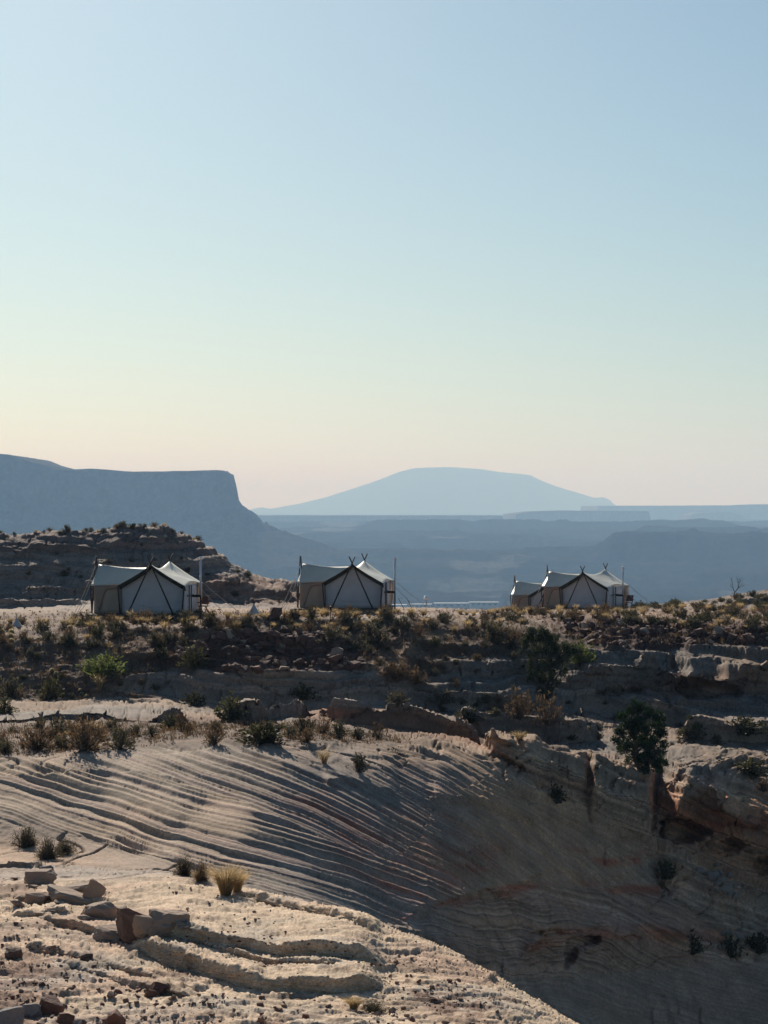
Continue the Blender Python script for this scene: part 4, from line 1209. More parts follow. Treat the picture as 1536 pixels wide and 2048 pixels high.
# plants one can pick out: kind, u, v(base), width px, height px, label
SPOT = [
 ('sage', 52, 1694, 48, 42, 'upper left of three grey sagebrushes on the sunlit slab', 1),
 ('sage', 97, 1718, 52, 44, 'lowest of three grey sagebrushes on the sunlit slab', 1),
 ('sage', 131, 1708, 42, 32, 'rightmost of three grey sagebrushes on the sunlit slab', 1),
 ('sage', 368, 1752, 46, 38, 'grey shrub left of the golden grass on the slab edge', 1),
 ('brown', 402, 1760, 40, 36, 'brownish shrub between grey shrub and golden grass on the slab edge', 1),
 ('grass', 396, 1765, 22, 30, 'small orange grass tuft at the foot of the slab edge shrubs', 1),
 ('grass', 452, 1790, 66, 74, 'large golden grass clump on the edge of the sunlit slab', 1),
 ('grass', 476, 1786, 44, 58, 'right half of the golden grass clumps on the slab edge', 1),
 ('grass', 708, 2012, 46, 26, 'low pale grass tuft at the bottom below the curved ledges', 1),
 ('sage', 748, 2022, 50, 24, 'low dull shrub beside the pale tuft at the bottom', 1),
 ('sage', 8, 1502, 36, 30, 'dark small shrub at the left edge above the striped rock', 0),
 ('bright', 210, 1352, 88, 50, 'bright green leafy bush on the dark slope below the left tent', 0),
 ('grass', 199, 1380, 26, 38, 'brown grass tuft hanging under the bright green bush', 0),
 ('green', 101, 1398, 44, 46, 'olive bush on the slope left of the bright green bush', 0),
 ('sage', 20, 1392, 60, 46, 'wide grey shrub at the left edge of the slope', 0),
 ('green', 10, 1428, 44, 38, 'dark green bush at the left edge beside the pale ledge', 0),
 ('brown', 168, 1502, 96, 70, 'large brown bush behind the striped rock on the left', 0),
 ('sage', 240, 1500, 50, 44, 'round dark shrub right of the large brown bush', 0),
 ('brown', 75, 1502, 66, 56, 'brown bush left of the large brown bush', 0),
 ('grass', 192, 1470, 26, 34, 'golden tuft rising behind the large brown bush', 0),
 ('green', 462, 1446, 62, 52, 'dark green bush between the two flat ledges', 0),
 ('green', 388, 1340, 54, 52, 'grey green bush on the dark rubble slope', 0),
 ('green', 390, 1412, 50, 30, 'low green bush at the end of the pale flat ledge', 0),
 ('green', 525, 1486, 100, 46, 'wide dark bush in the hollow above the striped rock', 0),
 ('brown', 430, 1486, 42, 42, 'brown bush in the hollow left of the wide dark bush', 0),
 ('grass', 648, 1526, 30, 34, 'golden tuft on top of the striped rock', 0),
 ('sage', 716, 1544, 40, 36, 'round shrub on top of the striped rock right of the golden tuft', 0),
 ('green', 605, 1400, 54, 30, 'dark bush against the pale sloping slab face', 0),
 ('brown', 792, 1356, 70, 38, 'reddish brown bush on the slope right of the rubble', 0),
 ('brown', 832, 1366, 46, 32, 'reddish brown bush farther right on the slope', 0),
 ('sage', 795, 1408, 42, 34, 'grey shrub on the ledge end in the middle', 0),
 ('sage', 880, 1410, 52, 36, 'grey shrub on the ledges right of the middle', 0),
 ('green', 940, 1444, 60, 34, 'low green bush on the ledges right of the middle', 0),
 ('brown', 1038, 1440, 54, 58, 'bare brown bush below the tall juniper, left of a paler one', 0),
 ('brown', 1096, 1446, 62, 66, 'pale brown twiggy bush below the tall juniper', 0),
 ('bright', 1160, 1325, 54, 46, 'yellow green bush touching the tall juniper on its right', 0),
 ('grass', 1040, 1482, 32, 24, 'yellow tuft on the flat slab right of the middle', 0),
 ('green', 1334, 1760, 42, 40, 'dark bush at the foot of the crack in the gully wall', 0),
 ('green', 1384, 1905, 56, 44, 'dark bush beside the lower hollow in the gully', 0),
 ('green', 1462, 1915, 46, 44, 'dark bush among the fallen blocks in the gully', 0),
 ('green', 1518, 1905, 52, 44, 'green bush at the right edge low in the gully', 0),
 ('green', 1112, 1606, 36, 40, 'small dark bush in a cleft of the layered rock', 0),
 ('brown', 1528, 1584, 36, 28, 'round brown bush at the right edge on the slab', 0),
 ('green', 1500, 1550, 72, 36, 'wide dark bush on the right slab near the edge', 0),
 ('green', 1490, 1468, 84, 38, 'wide dark bush on the upper right bench', 0),
 ('green', 1385, 1478, 56, 36, 'dark bush right of the dense juniper', 0),
 ('brown', 1028, 1290, 60, 44, 'brown bush left of the tall juniper under the camp', 0),
 ('sage', 985, 1285, 64, 40, 'large grey shrub on the slope under the camp right of middle', 0),
 ('sage', 660, 1290, 46, 34, 'round grey shrub right of the dark rubble', 0),
 ('sage', 700, 1300, 50, 36, 'second round grey shrub right of the dark rubble', 0),
 ('sage', 752, 1290, 44, 34, 'third round grey shrub right of the dark rubble', 0),
]
for kind, u, v, w, h, lab, near in SPOT:
    p, k, j = hit(u, v)
    m = p.y / F
    put_plant(kind, p, w * m * 1.05, h * m * 1.05, lab, None, near)

def scatter(n, poly, kinds, wrange, label, group, hr=.75, ymin=0, vbias=1.0):
    a = np.array(poly, float)
    c = 0; tries = 0
    while c < n and tries < n * 40:
        tries += 1
        u = rp_.uniform(a[:, 0].min(), a[:, 0].max()); v = a[:, 1].min() + (a[:, 1].max() - a[:, 1].min()) * rp_.random() ** vbias
        if poly_mask(np.array([[u]], np.float32), np.array([[v]], np.float32), poly, .5)[0, 0] < .5: continue
        p, k, j = hit(u, v)
        if p.y < ymin or p.y > 262: continue
        kd = kinds[rp_.integers(len(kinds))]
        w = rp_.uniform(*wrange) * .9
        if kd == 'grass': w *= .62
        put_plant(kd, p, w, w * hr * rp_.uniform(.8, 1.25) * (1.25 if kd == 'grass' else 1), label[kd], group[kd])
        c += 1
def LG(where, key):
    return ({'sage': 'grey sagebrush ' + where, 'green': 'dull green bush ' + where, 'brown': 'brown twiggy bush ' + where, 'grass': 'golden dry grass clump ' + where, 'bright': 'bright bush ' + where},
            {k: k + ' plants ' + key for k in ('sage', 'green', 'brown', 'grass', 'bright')})
l, g_ = LG('on the terrace front near the leftmost tent', 'near the leftmost tent')
scatter(78, [(-60,1238),(430,1236),(430,1285),(300,1300),(-60,1300)], ['sage','sage','grass','brown','green'], (.5, 1.15), l, g_, ymin=90)
l, g_ = LG('on the terrace front near the middle tent', 'near the middle tent')
scatter(96, [(430,1230),(1000,1227),(1000,1262),(700,1275),(640,1262),(430,1262)], ['sage','sage','grass','grass','brown'], (.5, 1.1), l, g_, ymin=90)
l, g_ = LG('on the terrace front near the rightmost tent', 'near the rightmost tent')
scatter(120, [(1000,1228),(1600,1216),(1600,1262),(1300,1256),(1080,1242),(1000,1262)], ['sage','sage','green','grass','brown'], (.55, 1.15), l, g_, ymin=90)
l, g_ = LG('standing along the terrace rim line before the tents', 'along the rim line')
scatter(120, [(-40,1246),(120,1248),(420,1238),(640,1226),(1000,1222),(1300,1219),(1600,1212),(1600,1226),(1300,1230),(1000,1232),(640,1240),(420,1248),(-40,1258)], ['grass','grass','grass','brown'], (.75, 1.2), l, g_, .8, 100)
l, g_ = LG('on the shaded slope at left above the pale ledge', 'on the left slope')
scatter(24, [(-60,1300),(330,1300),(330,1398),(-60,1400)], ['sage','brown','green','sage'], (.4, .9), l, g_, ymin=70)
l, g_ = LG('in the hollow behind the striped rock', 'in the hollow')
scatter(50, [(-60,1456),(620,1452),(820,1478),(600,1490),(200,1500),(-60,1510)], ['sage','brown','brown','green'], (.5, 1.1), l, g_, ymin=60)
l, g_ = LG('on the middle ledges below the camp', 'on the middle ledges')
scatter(34, [(700,1278),(1060,1270),(1060,1440),(900,1430),(760,1380)], ['sage','sage','brown','green'], (.35, .85), l, g_, ymin=80)
l, g_ = LG('on the right ledges around the dense juniper', 'on the right ledges')
scatter(20, [(1120,1405),(1560,1400),(1560,1570),(1340,1545),(1120,1480)], ['green','sage'], (.3, .75), l, g_, .6, 90)
l, g_ = LG('on the low dark rise at the right edge', 'on the right rise')
scatter(70, [(1270,1212),(1400,1204),(1480,1194),(1600,1180),(1600,1222),(1270,1222)], ['green','green','sage'], (.6, 1.2), l, g_, .55, 205)
l, g_ = LG('on the face of the rocky hill behind the leftmost tent', 'on the hill face')
scatter(26, [(-40,1100),(390,1090),(500,1150),(600,1180),(600,1215),(430,1215),(-40,1215)], ['green','sage'], (.4, .9), l, g_, .65, 180)
l, g_ = LG('along the crest of the rocky hill behind the leftmost tent', 'on the hill crest')
for q in range(56):
    u = rp_.uniform(-40, 400)
    j = int(np.clip(np.searchsorted(U_COLS, u), 0, NC - 1))
    sel = np.where((PG[:, j, 1] > 186) & (PG[:, j, 1] < 225))[0]
    k = sel[np.argmin(VF[sel, j])] - int(rp_.integers(0, 3))
    kd = ['sage', 'green', 'brown', 'grass'][rp_.integers(4)]
    w = rp_.uniform(.25, .75) * (.6 if kd == 'grass' else 1)
    put_plant(kd, PG[k, j].tolist(), w, w * .7, l[kd], g_[kd])

# fine ground cover: tiny tufts nobody could count
r = np.random.default_rng(91)
pick = np.argwhere((m_soil > .5) & (PG[..., 1] > 60) & (PG[..., 1] < 260) & (UG > -120) & (UG < 1660))
pick = pick[r.choice(len(pick), 5200, replace=False)]
base = PG[pick[:, 0], pick[:, 1]].astype(float)
nb = 5
bb = np.repeat(base, nb, 0) + r.normal(0, .06, (len(base) * nb, 3)) * np.array([1, 1, 0])
ax = unit(r.normal(0, .45, bb.shape) + np.array([0, 0, 1]))
hl = np.repeat(r.uniform(.10, .30, len(base)), nb)
cvv, cff = quads(bb + ax * hl[:, None] * .5 - np.array([0, 0, .02]), ax, hl, np.full(len(bb), .03), r)
gc = link('ground_cover', np_mesh('ground_cover', cvv, cff, L_BROWN, False, shade(len(bb), r)))
tag(gc, 'sparse dry tufts covering the soil between the bushes', kind='stuff')

# junipers ---------------------------------------------------------------
def limb_mesh(segs, name, mat):
    vs_, fs = [], []
    for p0, p1, r0, r1 in segs:
        p0, p1 = np.array(p0, float), np.array(p1, float)
        d = unit(p1 - p0); a = unit(np.cross(d, [.2, .9, .1])); b = np.cross(d, a)
        o = len(vs_)
        for p, rr in ((p0, r0), (p1, r1)):
            for i in range(7):
                th = 2 * math.pi * i / 7
                vs_.append(p + rr * (math.cos(th) * a + math.sin(th) * b))
        fs += [(o + i, o + (i + 1) % 7, o + 7 + (i + 1) % 7, o + 7 + i) for i in range(7)]
    return np_mesh(name, np.array(vs_), np.array(fs), mat, True)

def juniper(u, v, clumps, mat, label, seed, ntuft, leaf, stems, pos=None):
    r = np.random.default_rng(seed)
    p, k, j = hit(u, v)
    m = p.y / F
    root = empty('juniper_tree', p - Vector((0, 0, .08)))
    segs, C, Ax, S = [], [], [], []
    fork = []
    for (su, sv) in stems:
        base = np.array([(su - u) * m * .35, r.normal(0, .05), -.1])
        mid = np.array([(su - u) * m, r.normal(0, .2), (v - sv) * m])
        kink = (base + mid) * .5 + r.normal(0, .07, 3)
        segs += [(base, kink, .10, .075), (kink, mid, .075, .05)]
        fork.append(mid); fork.append(kink)
    fork = np.array(fork)
    for (cu, cv, cr) in clumps:
        c = np.array([(cu - u) * m, r.normal(0, .35) * 1.0, (v - cv) * m]); R = cr * m
        f0 = fork[np.argmin(np.linalg.norm(fork - c, axis=1))]
        segs.append((f0, c, .045, .02))
        n = int(ntuft * (R / .6) ** 2)
        sub = c + unit(r.normal(size=(9, 3))) * R * r.uniform(.35, .95, 9)[:, None] * np.array([1, 1, .85])
        kk = r.integers(0, 9, n)
        for q in sub: segs.append((c, q, .018, .006))
        off = unit(r.normal(size=(n, 3))) * (R * .42 * r.random(n) ** .5)[:, None]
        C.append(sub[kk] + off)
        Ax.append(unit(off + (sub[kk] - c) * .6 + np.array([0, 0, .25]) * R + r.normal(0, .12, (n, 3))))
    C = np.concatenate(C); Ax = np.concatenate(Ax)
    n = len(C)
    lv_, lf = quads(C, Ax, leaf * r.uniform(.6, 1.5, n), leaf * .45 * r.uniform(.6, 1.4, n), r)
    link('trunk', limb_mesh(segs, 'juniper_trunk', M_BARK), root)
    link('crown', np_mesh('juniper_crown', lv_, lf, mat, False, shade(n, r)), root)
    tag(root, label, 'tree', 'junipers on the ledges')
    return root
juniper(1092, 1392, [(1075,1262,22),(1062,1282,22),(1090,1278,20),(1108,1292,22),(1126,1302,20),(1050,1298,14),(1078,1302,24),(1102,1316,24),(1144,1300,16),(1158,1306,12),(1070,1330,20),(1095,1338,24),(1120,1326,18),(1078,1358,20),(1104,1362,18),(1088,1380,14),(1130,1342,12),(1064,1350,12)],
        L_JUN, 'tall loose juniper with several stems on the ledges below the right tents', 301, 1300, .085, [(1072,1330),(1102,1330),(1120,1345)])
juniper(1284, 1540, [(1276,1420,24),(1252,1438,24),(1302,1430,22),(1322,1440,14),(1238,1468,20),(1270,1455,28),(1305,1460,26),(1248,1492,22),(1280,1492,30),(1312,1492,22),(1264,1514,20),(1298,1520,24),(1318,1524,16),(1284,1532,18)],
        L_JUN2, 'dense rounded dark green juniper above the cracked block', 302, 1700, .085, [(1270,1490),(1298,1490)])

# bare dead tree on the right rise
p, k, j = hit(1468, 1200)
m = p.y / F
r = np.random.default_rng(14)
segs = []
def grow(p0, d, L, rad, lev):
    p1 = p0 + d * L
    segs.append((p0, p1, rad, rad * .65))
    if lev == 0: return
    for _ in range(3 if lev > 2 else 2):
        nd = unit(d + r.normal(0, .55, 3) * np.array([1, .6, .5]) + np.array([0, 0, .15]))
        grow(p1, nd, L * r.uniform(.6, .85), rad * .6, lev - 1)
grow(np.array([0, 0, -.1]), np.array([.03, 0, 1.0]), .75, .07, 4)
dt = empty('dead_tree', p); link('trunk', limb_mesh(segs[:1], 'dead_trunk', M_BARK), dt); link('branches', limb_mesh(segs[1:], 'dead_branches', M_BARK), dt)
tag(dt, 'small bare dead tree on the rise at the right edge', 'tree')

# round spiny cacti, pale against the light
def cactus_meshes(seed):
    r = np.random.default_rng(seed)
    n = 260
    d = unit(r.normal(size=(n, 3))); d[:, 2] = np.abs(d[:, 2])
    v, f = quads(d * np.array([.5, .5, .62]) + np.array([0, 0, .05]), unit(d + r.normal(0, .4, (n, 3))), np.full(n, .26), np.full(n, .035), r)
    sp_ = np_mesh('spines', v, f, L_SPINE, False, shade(n, r))
    A = np.linspace(0, 2 * np.pi, 17); q = np.linspace(0, 1, 7)
    aa, qq = np.meshgrid(A, q)
    rr = .46 * np.cos(qq * 1.5) * (1 + .07 * np.cos(aa * 8))
    body = np_mesh('cactus_body', np.stack([rr * np.cos(aa), rr * np.sin(aa), .58 * np.sin(qq * 1.5)], -1).reshape(-1, 3), grid_faces(7, 17), M_CACT, True)
    return body, sp_
cb, cs_ = cactus_meshes(8)
for u, v, w, lab in [(105,1343,9,'slope beside the bright green bush'),(112,1350,8,'slope beside the bright green bush'),(161,1382,8,'stony patch above the pale ledge'),(163,1392,9,'stony patch above the pale ledge'),(175,1394,8,'stony patch above the pale ledge'),
                (3,1268,12,'left edge of the terrace'),(22,1266,11,'left edge of the terrace'),(20,1276,12,'left edge of the terrace'),(24,1284,10,'left edge of the terrace'),(140,1257,9,'ground just left of the leftmost tent'),(164,1247,14,'ground just left of the leftmost tent'),(186,1254,7,'ground just left of the leftmost tent'),(205,1254,8,'ground just left of the leftmost tent')]:
    p, k, j = hit(u, v)
    m = p.y / F * w * 1.1
    o = empty('cactus', p - Vector((0, 0, .02)), rp_.uniform(0, 6)); o.scale = (m, m, m)
    link('body', cb, o); link('spines', cs_, o)
    tag(o, 'small round cactus with glowing pale spines on the ' + lab, 'cactus', 'cacti on the ' + lab)
# ------------------------------------------------------------------ loose rocks
def mat_stone(name, c0, c1):
    m, nt, b = new_mat(name)
    L = nt.links.new
    oi = N(nt, 'ShaderNodeObjectInfo'); geo = N(nt, 'ShaderNodeNewGeometry')
    n = N(nt, 'ShaderNodeTexNoise'); n.inputs['Scale'].default_value = 5; n.inputs['Detail'].default_value = 7; n.inputs['Roughness'].default_value = .65
    L(geo.outputs['Position'], n.inputs['Vector'])
    ad = N(nt, 'ShaderNodeMath', operation='MULTIPLY_ADD'); ad.inputs[1].default_value = .6
    L(oi.outputs['Random'], ad.inputs[0]); 
    ms = N(nt, 'ShaderNodeMath', operation='MULTIPLY_ADD'); ms.inputs[1].default_value = 1.6; ms.inputs[2].default_value = -.6
    L(n.outputs[0], ms.inputs[0]); L(ms.outputs[0], ad.inputs[2])
    mx = N(nt, 'ShaderNodeMix', data_type='RGBA'); mx.inputs[6].default_value = c0 + (1,); mx.inputs[7].default_value = c1 + (1,)
    L(ad.outputs[0], mx.inputs[0]); L(mx.outputs[2], b.inputs['Base Color'])
    bp = N(nt, 'ShaderNodeBump'); bp.inputs['Strength'].default_value = .6; bp.inputs['Distance'].default_value = .03
    L(n.outputs[0], bp.inputs['Height']); L(bp.outputs[0], b.inputs['Normal'])
    b.inputs['Roughness'].default_value = .9
    return m
S_DARK = mat_stone('stone_dark_red', (.10, .052, .042), (.19, .098, .072))
S_FG = mat_stone('stone_brown', (.12, .078, .062), (.26, .17, .125))
S_TAN = mat_stone('stone_tan', (.26, .175, .13), (.38, .28, .21))
S_GREY = mat_stone('stone_grey', (.16, .145, .145), (.27, .24, .22))
S_PALE = mat_stone('stone_pale', (.24, .195, .16), (.33, .27, .22))

def hull_mesh(name, seed, npts, dims, mat, boxy=.5, sub=0, flat=False):
    r = np.random.default_rng(seed)
    d = unit(r.normal(size=(npts, 3)))
    d = np.sign(d) * np.abs(d) ** boxy
    d /= np.abs(d).max(0)
    d *= r.uniform(.8, 1.0, (npts, 1))
    bm = bmesh.new()
    for q in d: bm.verts.new(q * np.array(dims) * .5)
    res = bmesh.ops.convex_hull(bm, input=bm.verts[:])
    bmesh.ops.delete(bm, geom=[g for g in res['geom_interior'] if isinstance(g, bmesh.types.BMVert)], context='VERTS')
    if sub:
        bmesh.ops.triangulate(bm, faces=bm.faces[:])
        for it in range(2):
            bmesh.ops.subdivide_edges(bm, edges=bm.edges[:], cuts=1, use_grid_fill=True)
            bmesh.ops.triangulate(bm, faces=bm.faces[:])
        for it in range(1): bmesh.ops.smooth_vert(bm, verts=bm.verts[:], factor=.5, use_axis_x=True, use_axis_y=True, use_axis_z=True)
        bmesh.ops.subdivide_edges(bm, edges=bm.edges[:], cuts=1, use_grid_fill=True)
        bmesh.ops.triangulate(bm, faces=bm.faces[:])
        co = np.array([v.co[:] for v in bm.verts])
        s = 2.6 / max(dims)
        n1 = fbm(co[:, 0] * s + seed, co[:, 1] * s, co[:, 2] * s, 5, .62)
        n2_ = np.abs(pn3(co[:, 0] * s * 1.3, co[:, 1] * s * 1.3 + seed, co[:, 2] * s * 2.2))
        for v, a, b in zip(bm.verts, n1, n2_):
            v.co *= 1 + .16 * a - .10 * math.exp(-(b / .06) ** 2)
    me = bpy.data.meshes.new(name); bm.to_mesh(me); bm.free()
    me.materials.append(mat)
    for p in me.polygons: p.use_smooth = bool(sub)
    return me

def chip_mesh(name, seed, dims, mat):
    """angular broken block: a box cut by random planes, roughened and layered"""
    r = np.random.default_rng(seed)
    bm = bmesh.new()
    bmesh.ops.create_cube(bm, size=2.0)
    for q in range(15):
        n = unit(r.normal(size=3) * np.array([1, 1, .8]))
        k = np.abs(n).sum() * r.uniform(.42, .70)
        g = bm.verts[:] + bm.edges[:] + bm.faces[:]
        res = bmesh.ops.bisect_plane(bm, geom=g, plane_co=tuple(n * k), plane_no=tuple(n), clear_outer=True)
        ed = [e for e in res['geom_cut'] if isinstance(e, bmesh.types.BMEdge)]
        if ed: bmesh.ops.edgeloop_fill(bm, edges=ed)
    for it in range(4):
        bmesh.ops.triangulate(bm, faces=bm.faces[:])
        long_ = [e for e in bm.edges if e.calc_length() > .26]
        if not long_: break
        bmesh.ops.subdivide_edges(bm, edges=long_, cuts=1)
    bmesh.ops.triangulate(bm, faces=bm.faces[:])
    bmesh.ops.smooth_vert(bm, verts=bm.verts[:], factor=.25, use_axis_x=True, use_axis_y=True, use_axis_z=True)
    co = np.array([v.co[:] for v in bm.verts])
    n1 = fbm(co[:, 0] * 1.6 + seed, co[:, 1] * 1.6, co[:, 2] * 1.6, 4, .6)
    lay = np.interp((co[:, 2] + 1.5 + .15 * n1) * 1.2, *layer_table(seed, .12, .5, 8))
    for v, a, b in zip(bm.verts, n1, lay):
        f = 1 + .20 * a + .09 * (b - .5)
        v.co = Vector((v.co.x * f * dims[0] / 2, v.co.y * f * dims[1] / 2, v.co.z * (1 + .12 * a) * dims[2] / 2))
    me = bpy.data.meshes.new(name); bm.to_mesh(me); bm.free()
    me.materials.append(mat)
    return me

# boulders one can pick out on the foreground slab: u, v(base), w px, h px, material, tilt, label
for i, (u, v, w, h, mt, tilt, lab) in enumerate([
    (330, 1872, 74, 54, S_TAN, 0.06, 'blocky reddish tan boulder at the right end of the rock pile'),
    (268, 1866, 92, 52, S_FG, .45, 'tilted brown slab boulder leaning left of the blocky boulder'),
    (300, 1868, 50, 40, S_TAN, .2, 'small boulder wedged between the blocky boulder and the tilted slab'),
    (238, 1874, 70, 24, S_TAN, .12, 'flat pale stone in front of the tilted slab boulder'),
    (78, 1766, 74, 34, S_TAN, .05, 'flat topped tan rock below the three sagebrushes'),
    (92, 1744, 30, 16, S_GREY, .0, 'small grey stone resting behind the flat topped tan rock'),
    (78, 1806, 62, 28, S_TAN, .0, 'low rounded tan rock at the left of the rock pile'),
    (140, 1806, 88, 30, S_TAN, .2, 'long tan rock in the middle of the rock pile'),
    (150, 1790, 90, 22, S_TAN, -.08, 'flat tan slab lying on the rock pile'),
    (185, 1800, 46, 44, S_TAN, .3, 'upright tan rock at the top of the rock pile'),
    (200, 1835, 70, 36, S_TAN, .1, 'rounded tan rock under the tilted slab boulder'),
    (100, 2030, 56, 40, S_DARK, .15, 'dark red angular rock in the bottom left corner'),
    (56, 2034, 44, 34, S_GREY, -.2, 'blue grey angular rock in the bottom left corner'),
    (16, 2062, 76, 56, S_GREY, .1, 'large grey rock cut off by the bottom left corner'),
    (232, 2058, 46, 40, S_DARK, .1, 'dark red rock at the bottom edge left of centre'),
    (318, 1984, 40, 26, S_DARK, .1, 'dark red stone on the sunlit slab below the curved ledges'),
    (303, 1996, 30, 20, S_DARK, -.1, 'smaller dark red stone beside the dark red stone on the slab'),
    (130, 2050, 40, 26, S_DARK, .0, 'dark stone right of the angular red rock at the bottom left'),
    (30, 1922, 36, 22, S_FG, .1, 'dark brown stone at the left edge of the slab'),
    (170, 1922, 26, 14, S_FG, .1, 'small brown stone on the striped slab')]):
    p, k, j = hit(u, v)
    m = p.y / F
    me = chip_mesh('boulder', 400 + i, (w * m * 1.15, max(w * .8, h) * m, h * m * 1.25), mt)
    o = link('boulder', me)
    o.location = p + Vector((0, h * m * .2, h * m * .22)); o.rotation_euler = (0, tilt, rp_.uniform(-.3, .3))
    tag(o, lab, 'boulder')

# dark boulder between the tents
p, k, j = hit(548, 1240)
m = p.y / F
o = link('boulder', chip_mesh('boulder', 450, (34 * m, 30 * m, 28 * m), S_DARK)); o.location = p + Vector((0, .3, 11 * m))
tag(o, 'dark round boulder beside the small white cone left of the middle tent', 'boulder')

STN = {nm: [hull_mesh('stone', 500 + 20 * q + i, 14, (1, .9, .62), mt, .7) for i in range(7)] for q, (nm, mt) in enumerate([('fg', S_FG), ('red', S_DARK), ('pale', S_PALE), ('tan', S_TAN)])}
def put_stone(nm, p, w, h, label, group, name='stone'):
    o = link(name, STN[nm][rp_.integers(7)])
    o.location = Vector(p) + Vector((0, 0, h * .16))
    o.rotation_euler = (rp_.uniform(-.25, .25), rp_.uniform(-.25, .25), rp_.uniform(0, 6.28))
    o.scale = (w, w * rp_.uniform(.7, 1.1), h / .62)
    tag(o, label, 'stone', group)

def rand_in(poly):
    a = np.array(poly, float)
    while True:
        u = rp_.uniform(a[:, 0].min(), a[:, 0].max()); v = rp_.uniform(a[:, 1].min(), a[:, 1].max())
        if poly_mask(np.array([[u]], np.float32), np.array([[v]], np.float32), poly, .5)[0, 0] > .5: return u, v
# stones on the foreground slab
FGP = [([(-40,1960),(420,1985),(620,2010),(1090,2050),(1090,2060),(-40,2060)], 150, (7, 20), 'lying along the bottom of the sunlit slab'),
       ([(600,1880),(790,1900),(930,1965),(1020,2040),(800,2040),(780,1960),(650,1930)], 60, (6, 14), 'scattered at the right part of the sunlit slab'),
       ([(-40,1840),(150,1870),(240,1950),(200,1990),(-40,1960)], 46, (6, 17), 'scattered over the lower left of the slab'),
       ([(330,1770),(480,1800),(640,1850),(640,1900),(420,1880),(360,1850)], 34, (5, 10), 'sprinkled on the bright middle of the slab')]
for poly, n, (a, b), wh in FGP:
    for q in range(n):
        u, v = rand_in(poly)
        p, k, j = hit(u, v)
        if p.y > 50: continue
        w = (a + (b - a) * rp_.random() ** 2.2) * p.y / F
        put_stone('fg' if rp_.random() < .7 else 'red', p, w, w * rp_.uniform(.5, .8), 'small dark brown stone ' + wh, 'small stones ' + wh)
# pebbles too many to count
def pebble_field(name, n, sampler, mat, label, size, seed):
    r = np.random.default_rng(seed)
    V, Fc = [], []
    tv = np.array([[1, 0, 0], [-1, 0, 0], [0, 1, 0], [0, -1, 0], [0, 0, .8], [0, 0, -.5]], float)
    tf = np.array([[0, 2, 4], [2, 1, 4], [1, 3, 4], [3, 0, 4], [2, 0, 5], [1, 2, 5], [3, 1, 5], [0, 3, 5]])
    pts = sampler(n, r)
    for i, p in enumerate(pts):
        s = size(p, r)
        v = tv * (1 + r.normal(0, .22, (6, 3))) * s * np.array([1, 1, .75])
        th = r.uniform(0, 6.28); c, s_ = math.cos(th), math.sin(th)
        v = v @ np.array([[c, s_, 0], [-s_, c, 0], [0, 0, 1]])
        V.append(v + p); Fc.append(tf + 6 * i)
    o = link(name, np_mesh(name, np.concatenate(V), np.concatenate(Fc), mat, False))
    tag(o, label, kind='stuff')
def samp_mask(mask):
    def f(n, r):
        ij = np.argwhere(mask > r.random(mask.shape) * .999 + .001)
        ij = ij[r.choice(len(ij), min(n, len(ij)), replace=False)]
        return PG[ij[:, 0], ij[:, 1]].astype(float)
    return f
dens = m_fg * (UG > -60) * (UG < 1150) * (VF < 2075) * (.06 + .94 * sstep(.0, .25, fbm(X * .5 + 60, Y * .7, Z, 3)) * sstep(1800, 2000, VF) + .25 * sstep(200, 0, UG))
pebble_field('pebbles', 2600, samp_mask(np.clip(dens, 0, 1)), S_FG, 'fine dark pebbles strewn over the sunlit slab', lambda p, r: (1.2 + 2.6 * r.random() ** 2) * p[1] / F, 71)
dens = (m_soil * .35 + m_rub * .65) * (Y > 60) * (Y < 262) * (UG > -60) * (UG < 1600)
pebble_field('rubble', 5200, samp_mask(np.clip(dens, 0, 1)), S_DARK, 'loose dark rubble and gravel on the soil below the camp', lambda p, r: (1.3 + 3.2 * r.random() ** 2) * p[1] / F, 72)

# dark red blocks under the terrace
for poly, n, (a, b), wh in [([(1120,1240),(1250,1238),(1400,1248),(1540,1256),(1540,1290),(1400,1288),(1300,1300),(1170,1286)], 150, (9, 26), 'in the rubble band right of the tall juniper'),
                            ([(340,1285),(480,1262),(620,1262),(730,1310),(725,1338),(600,1345),(400,1345)], 130, (10, 34), 'in the dark rubble under the middle of the camp')]:
    for q in range(n):
        u, v = rand_in(poly)
        p, k, j = hit(u, v)
        if p.y < 80: continue
        w = (a + (b - a) * rp_.random() ** 2) * p.y / F
        nm = 'red' if rp_.random() < .86 else 'tan'
        put_stone(nm, p, w, w * rp_.uniform(.55, .85), 'dark red broken block ' + wh, 'dark red blocks ' + wh, 'rock_block')
for poly, n, (a, b), wh in [([(1395,1745),(1440,1735),(1490,1790),(1450,1805)], 14, (12, 34), 'fallen below the hollow in the gully wall'),
                            ([(1440,1855),(1500,1850),(1530,1885),(1440,1900)], 16, (10, 26), 'piled among the bushes low in the gully')]:
    for q in range(n):
        u, v = rand_in(poly)
        p, k, j = hit(u, v)
        w = (a + (b - a) * rp_.random()) * p.y / F
        put_stone('pale', p, w, w * rp_.uniform(.35, .7), 'pale grey broken slab ' + wh, 'pale slabs ' + wh, 'broken_stone')

for q in range(26):
    u, v = rand_in([(20,1745),(130,1760),(230,1800),(380,1850),(380,1885),(250,1870),(60,1830),(-20,1790)])
    p, k, j = hit(u, v)
    if p.y > 50: continue
    w = rp_.uniform(16, 42) * p.y / F
    put_stone('tan', p, w, w * rp_.uniform(.16, .32), 'flat tan stone in the rock pile', 'flat stones around the rock pile', 'flat_stone')

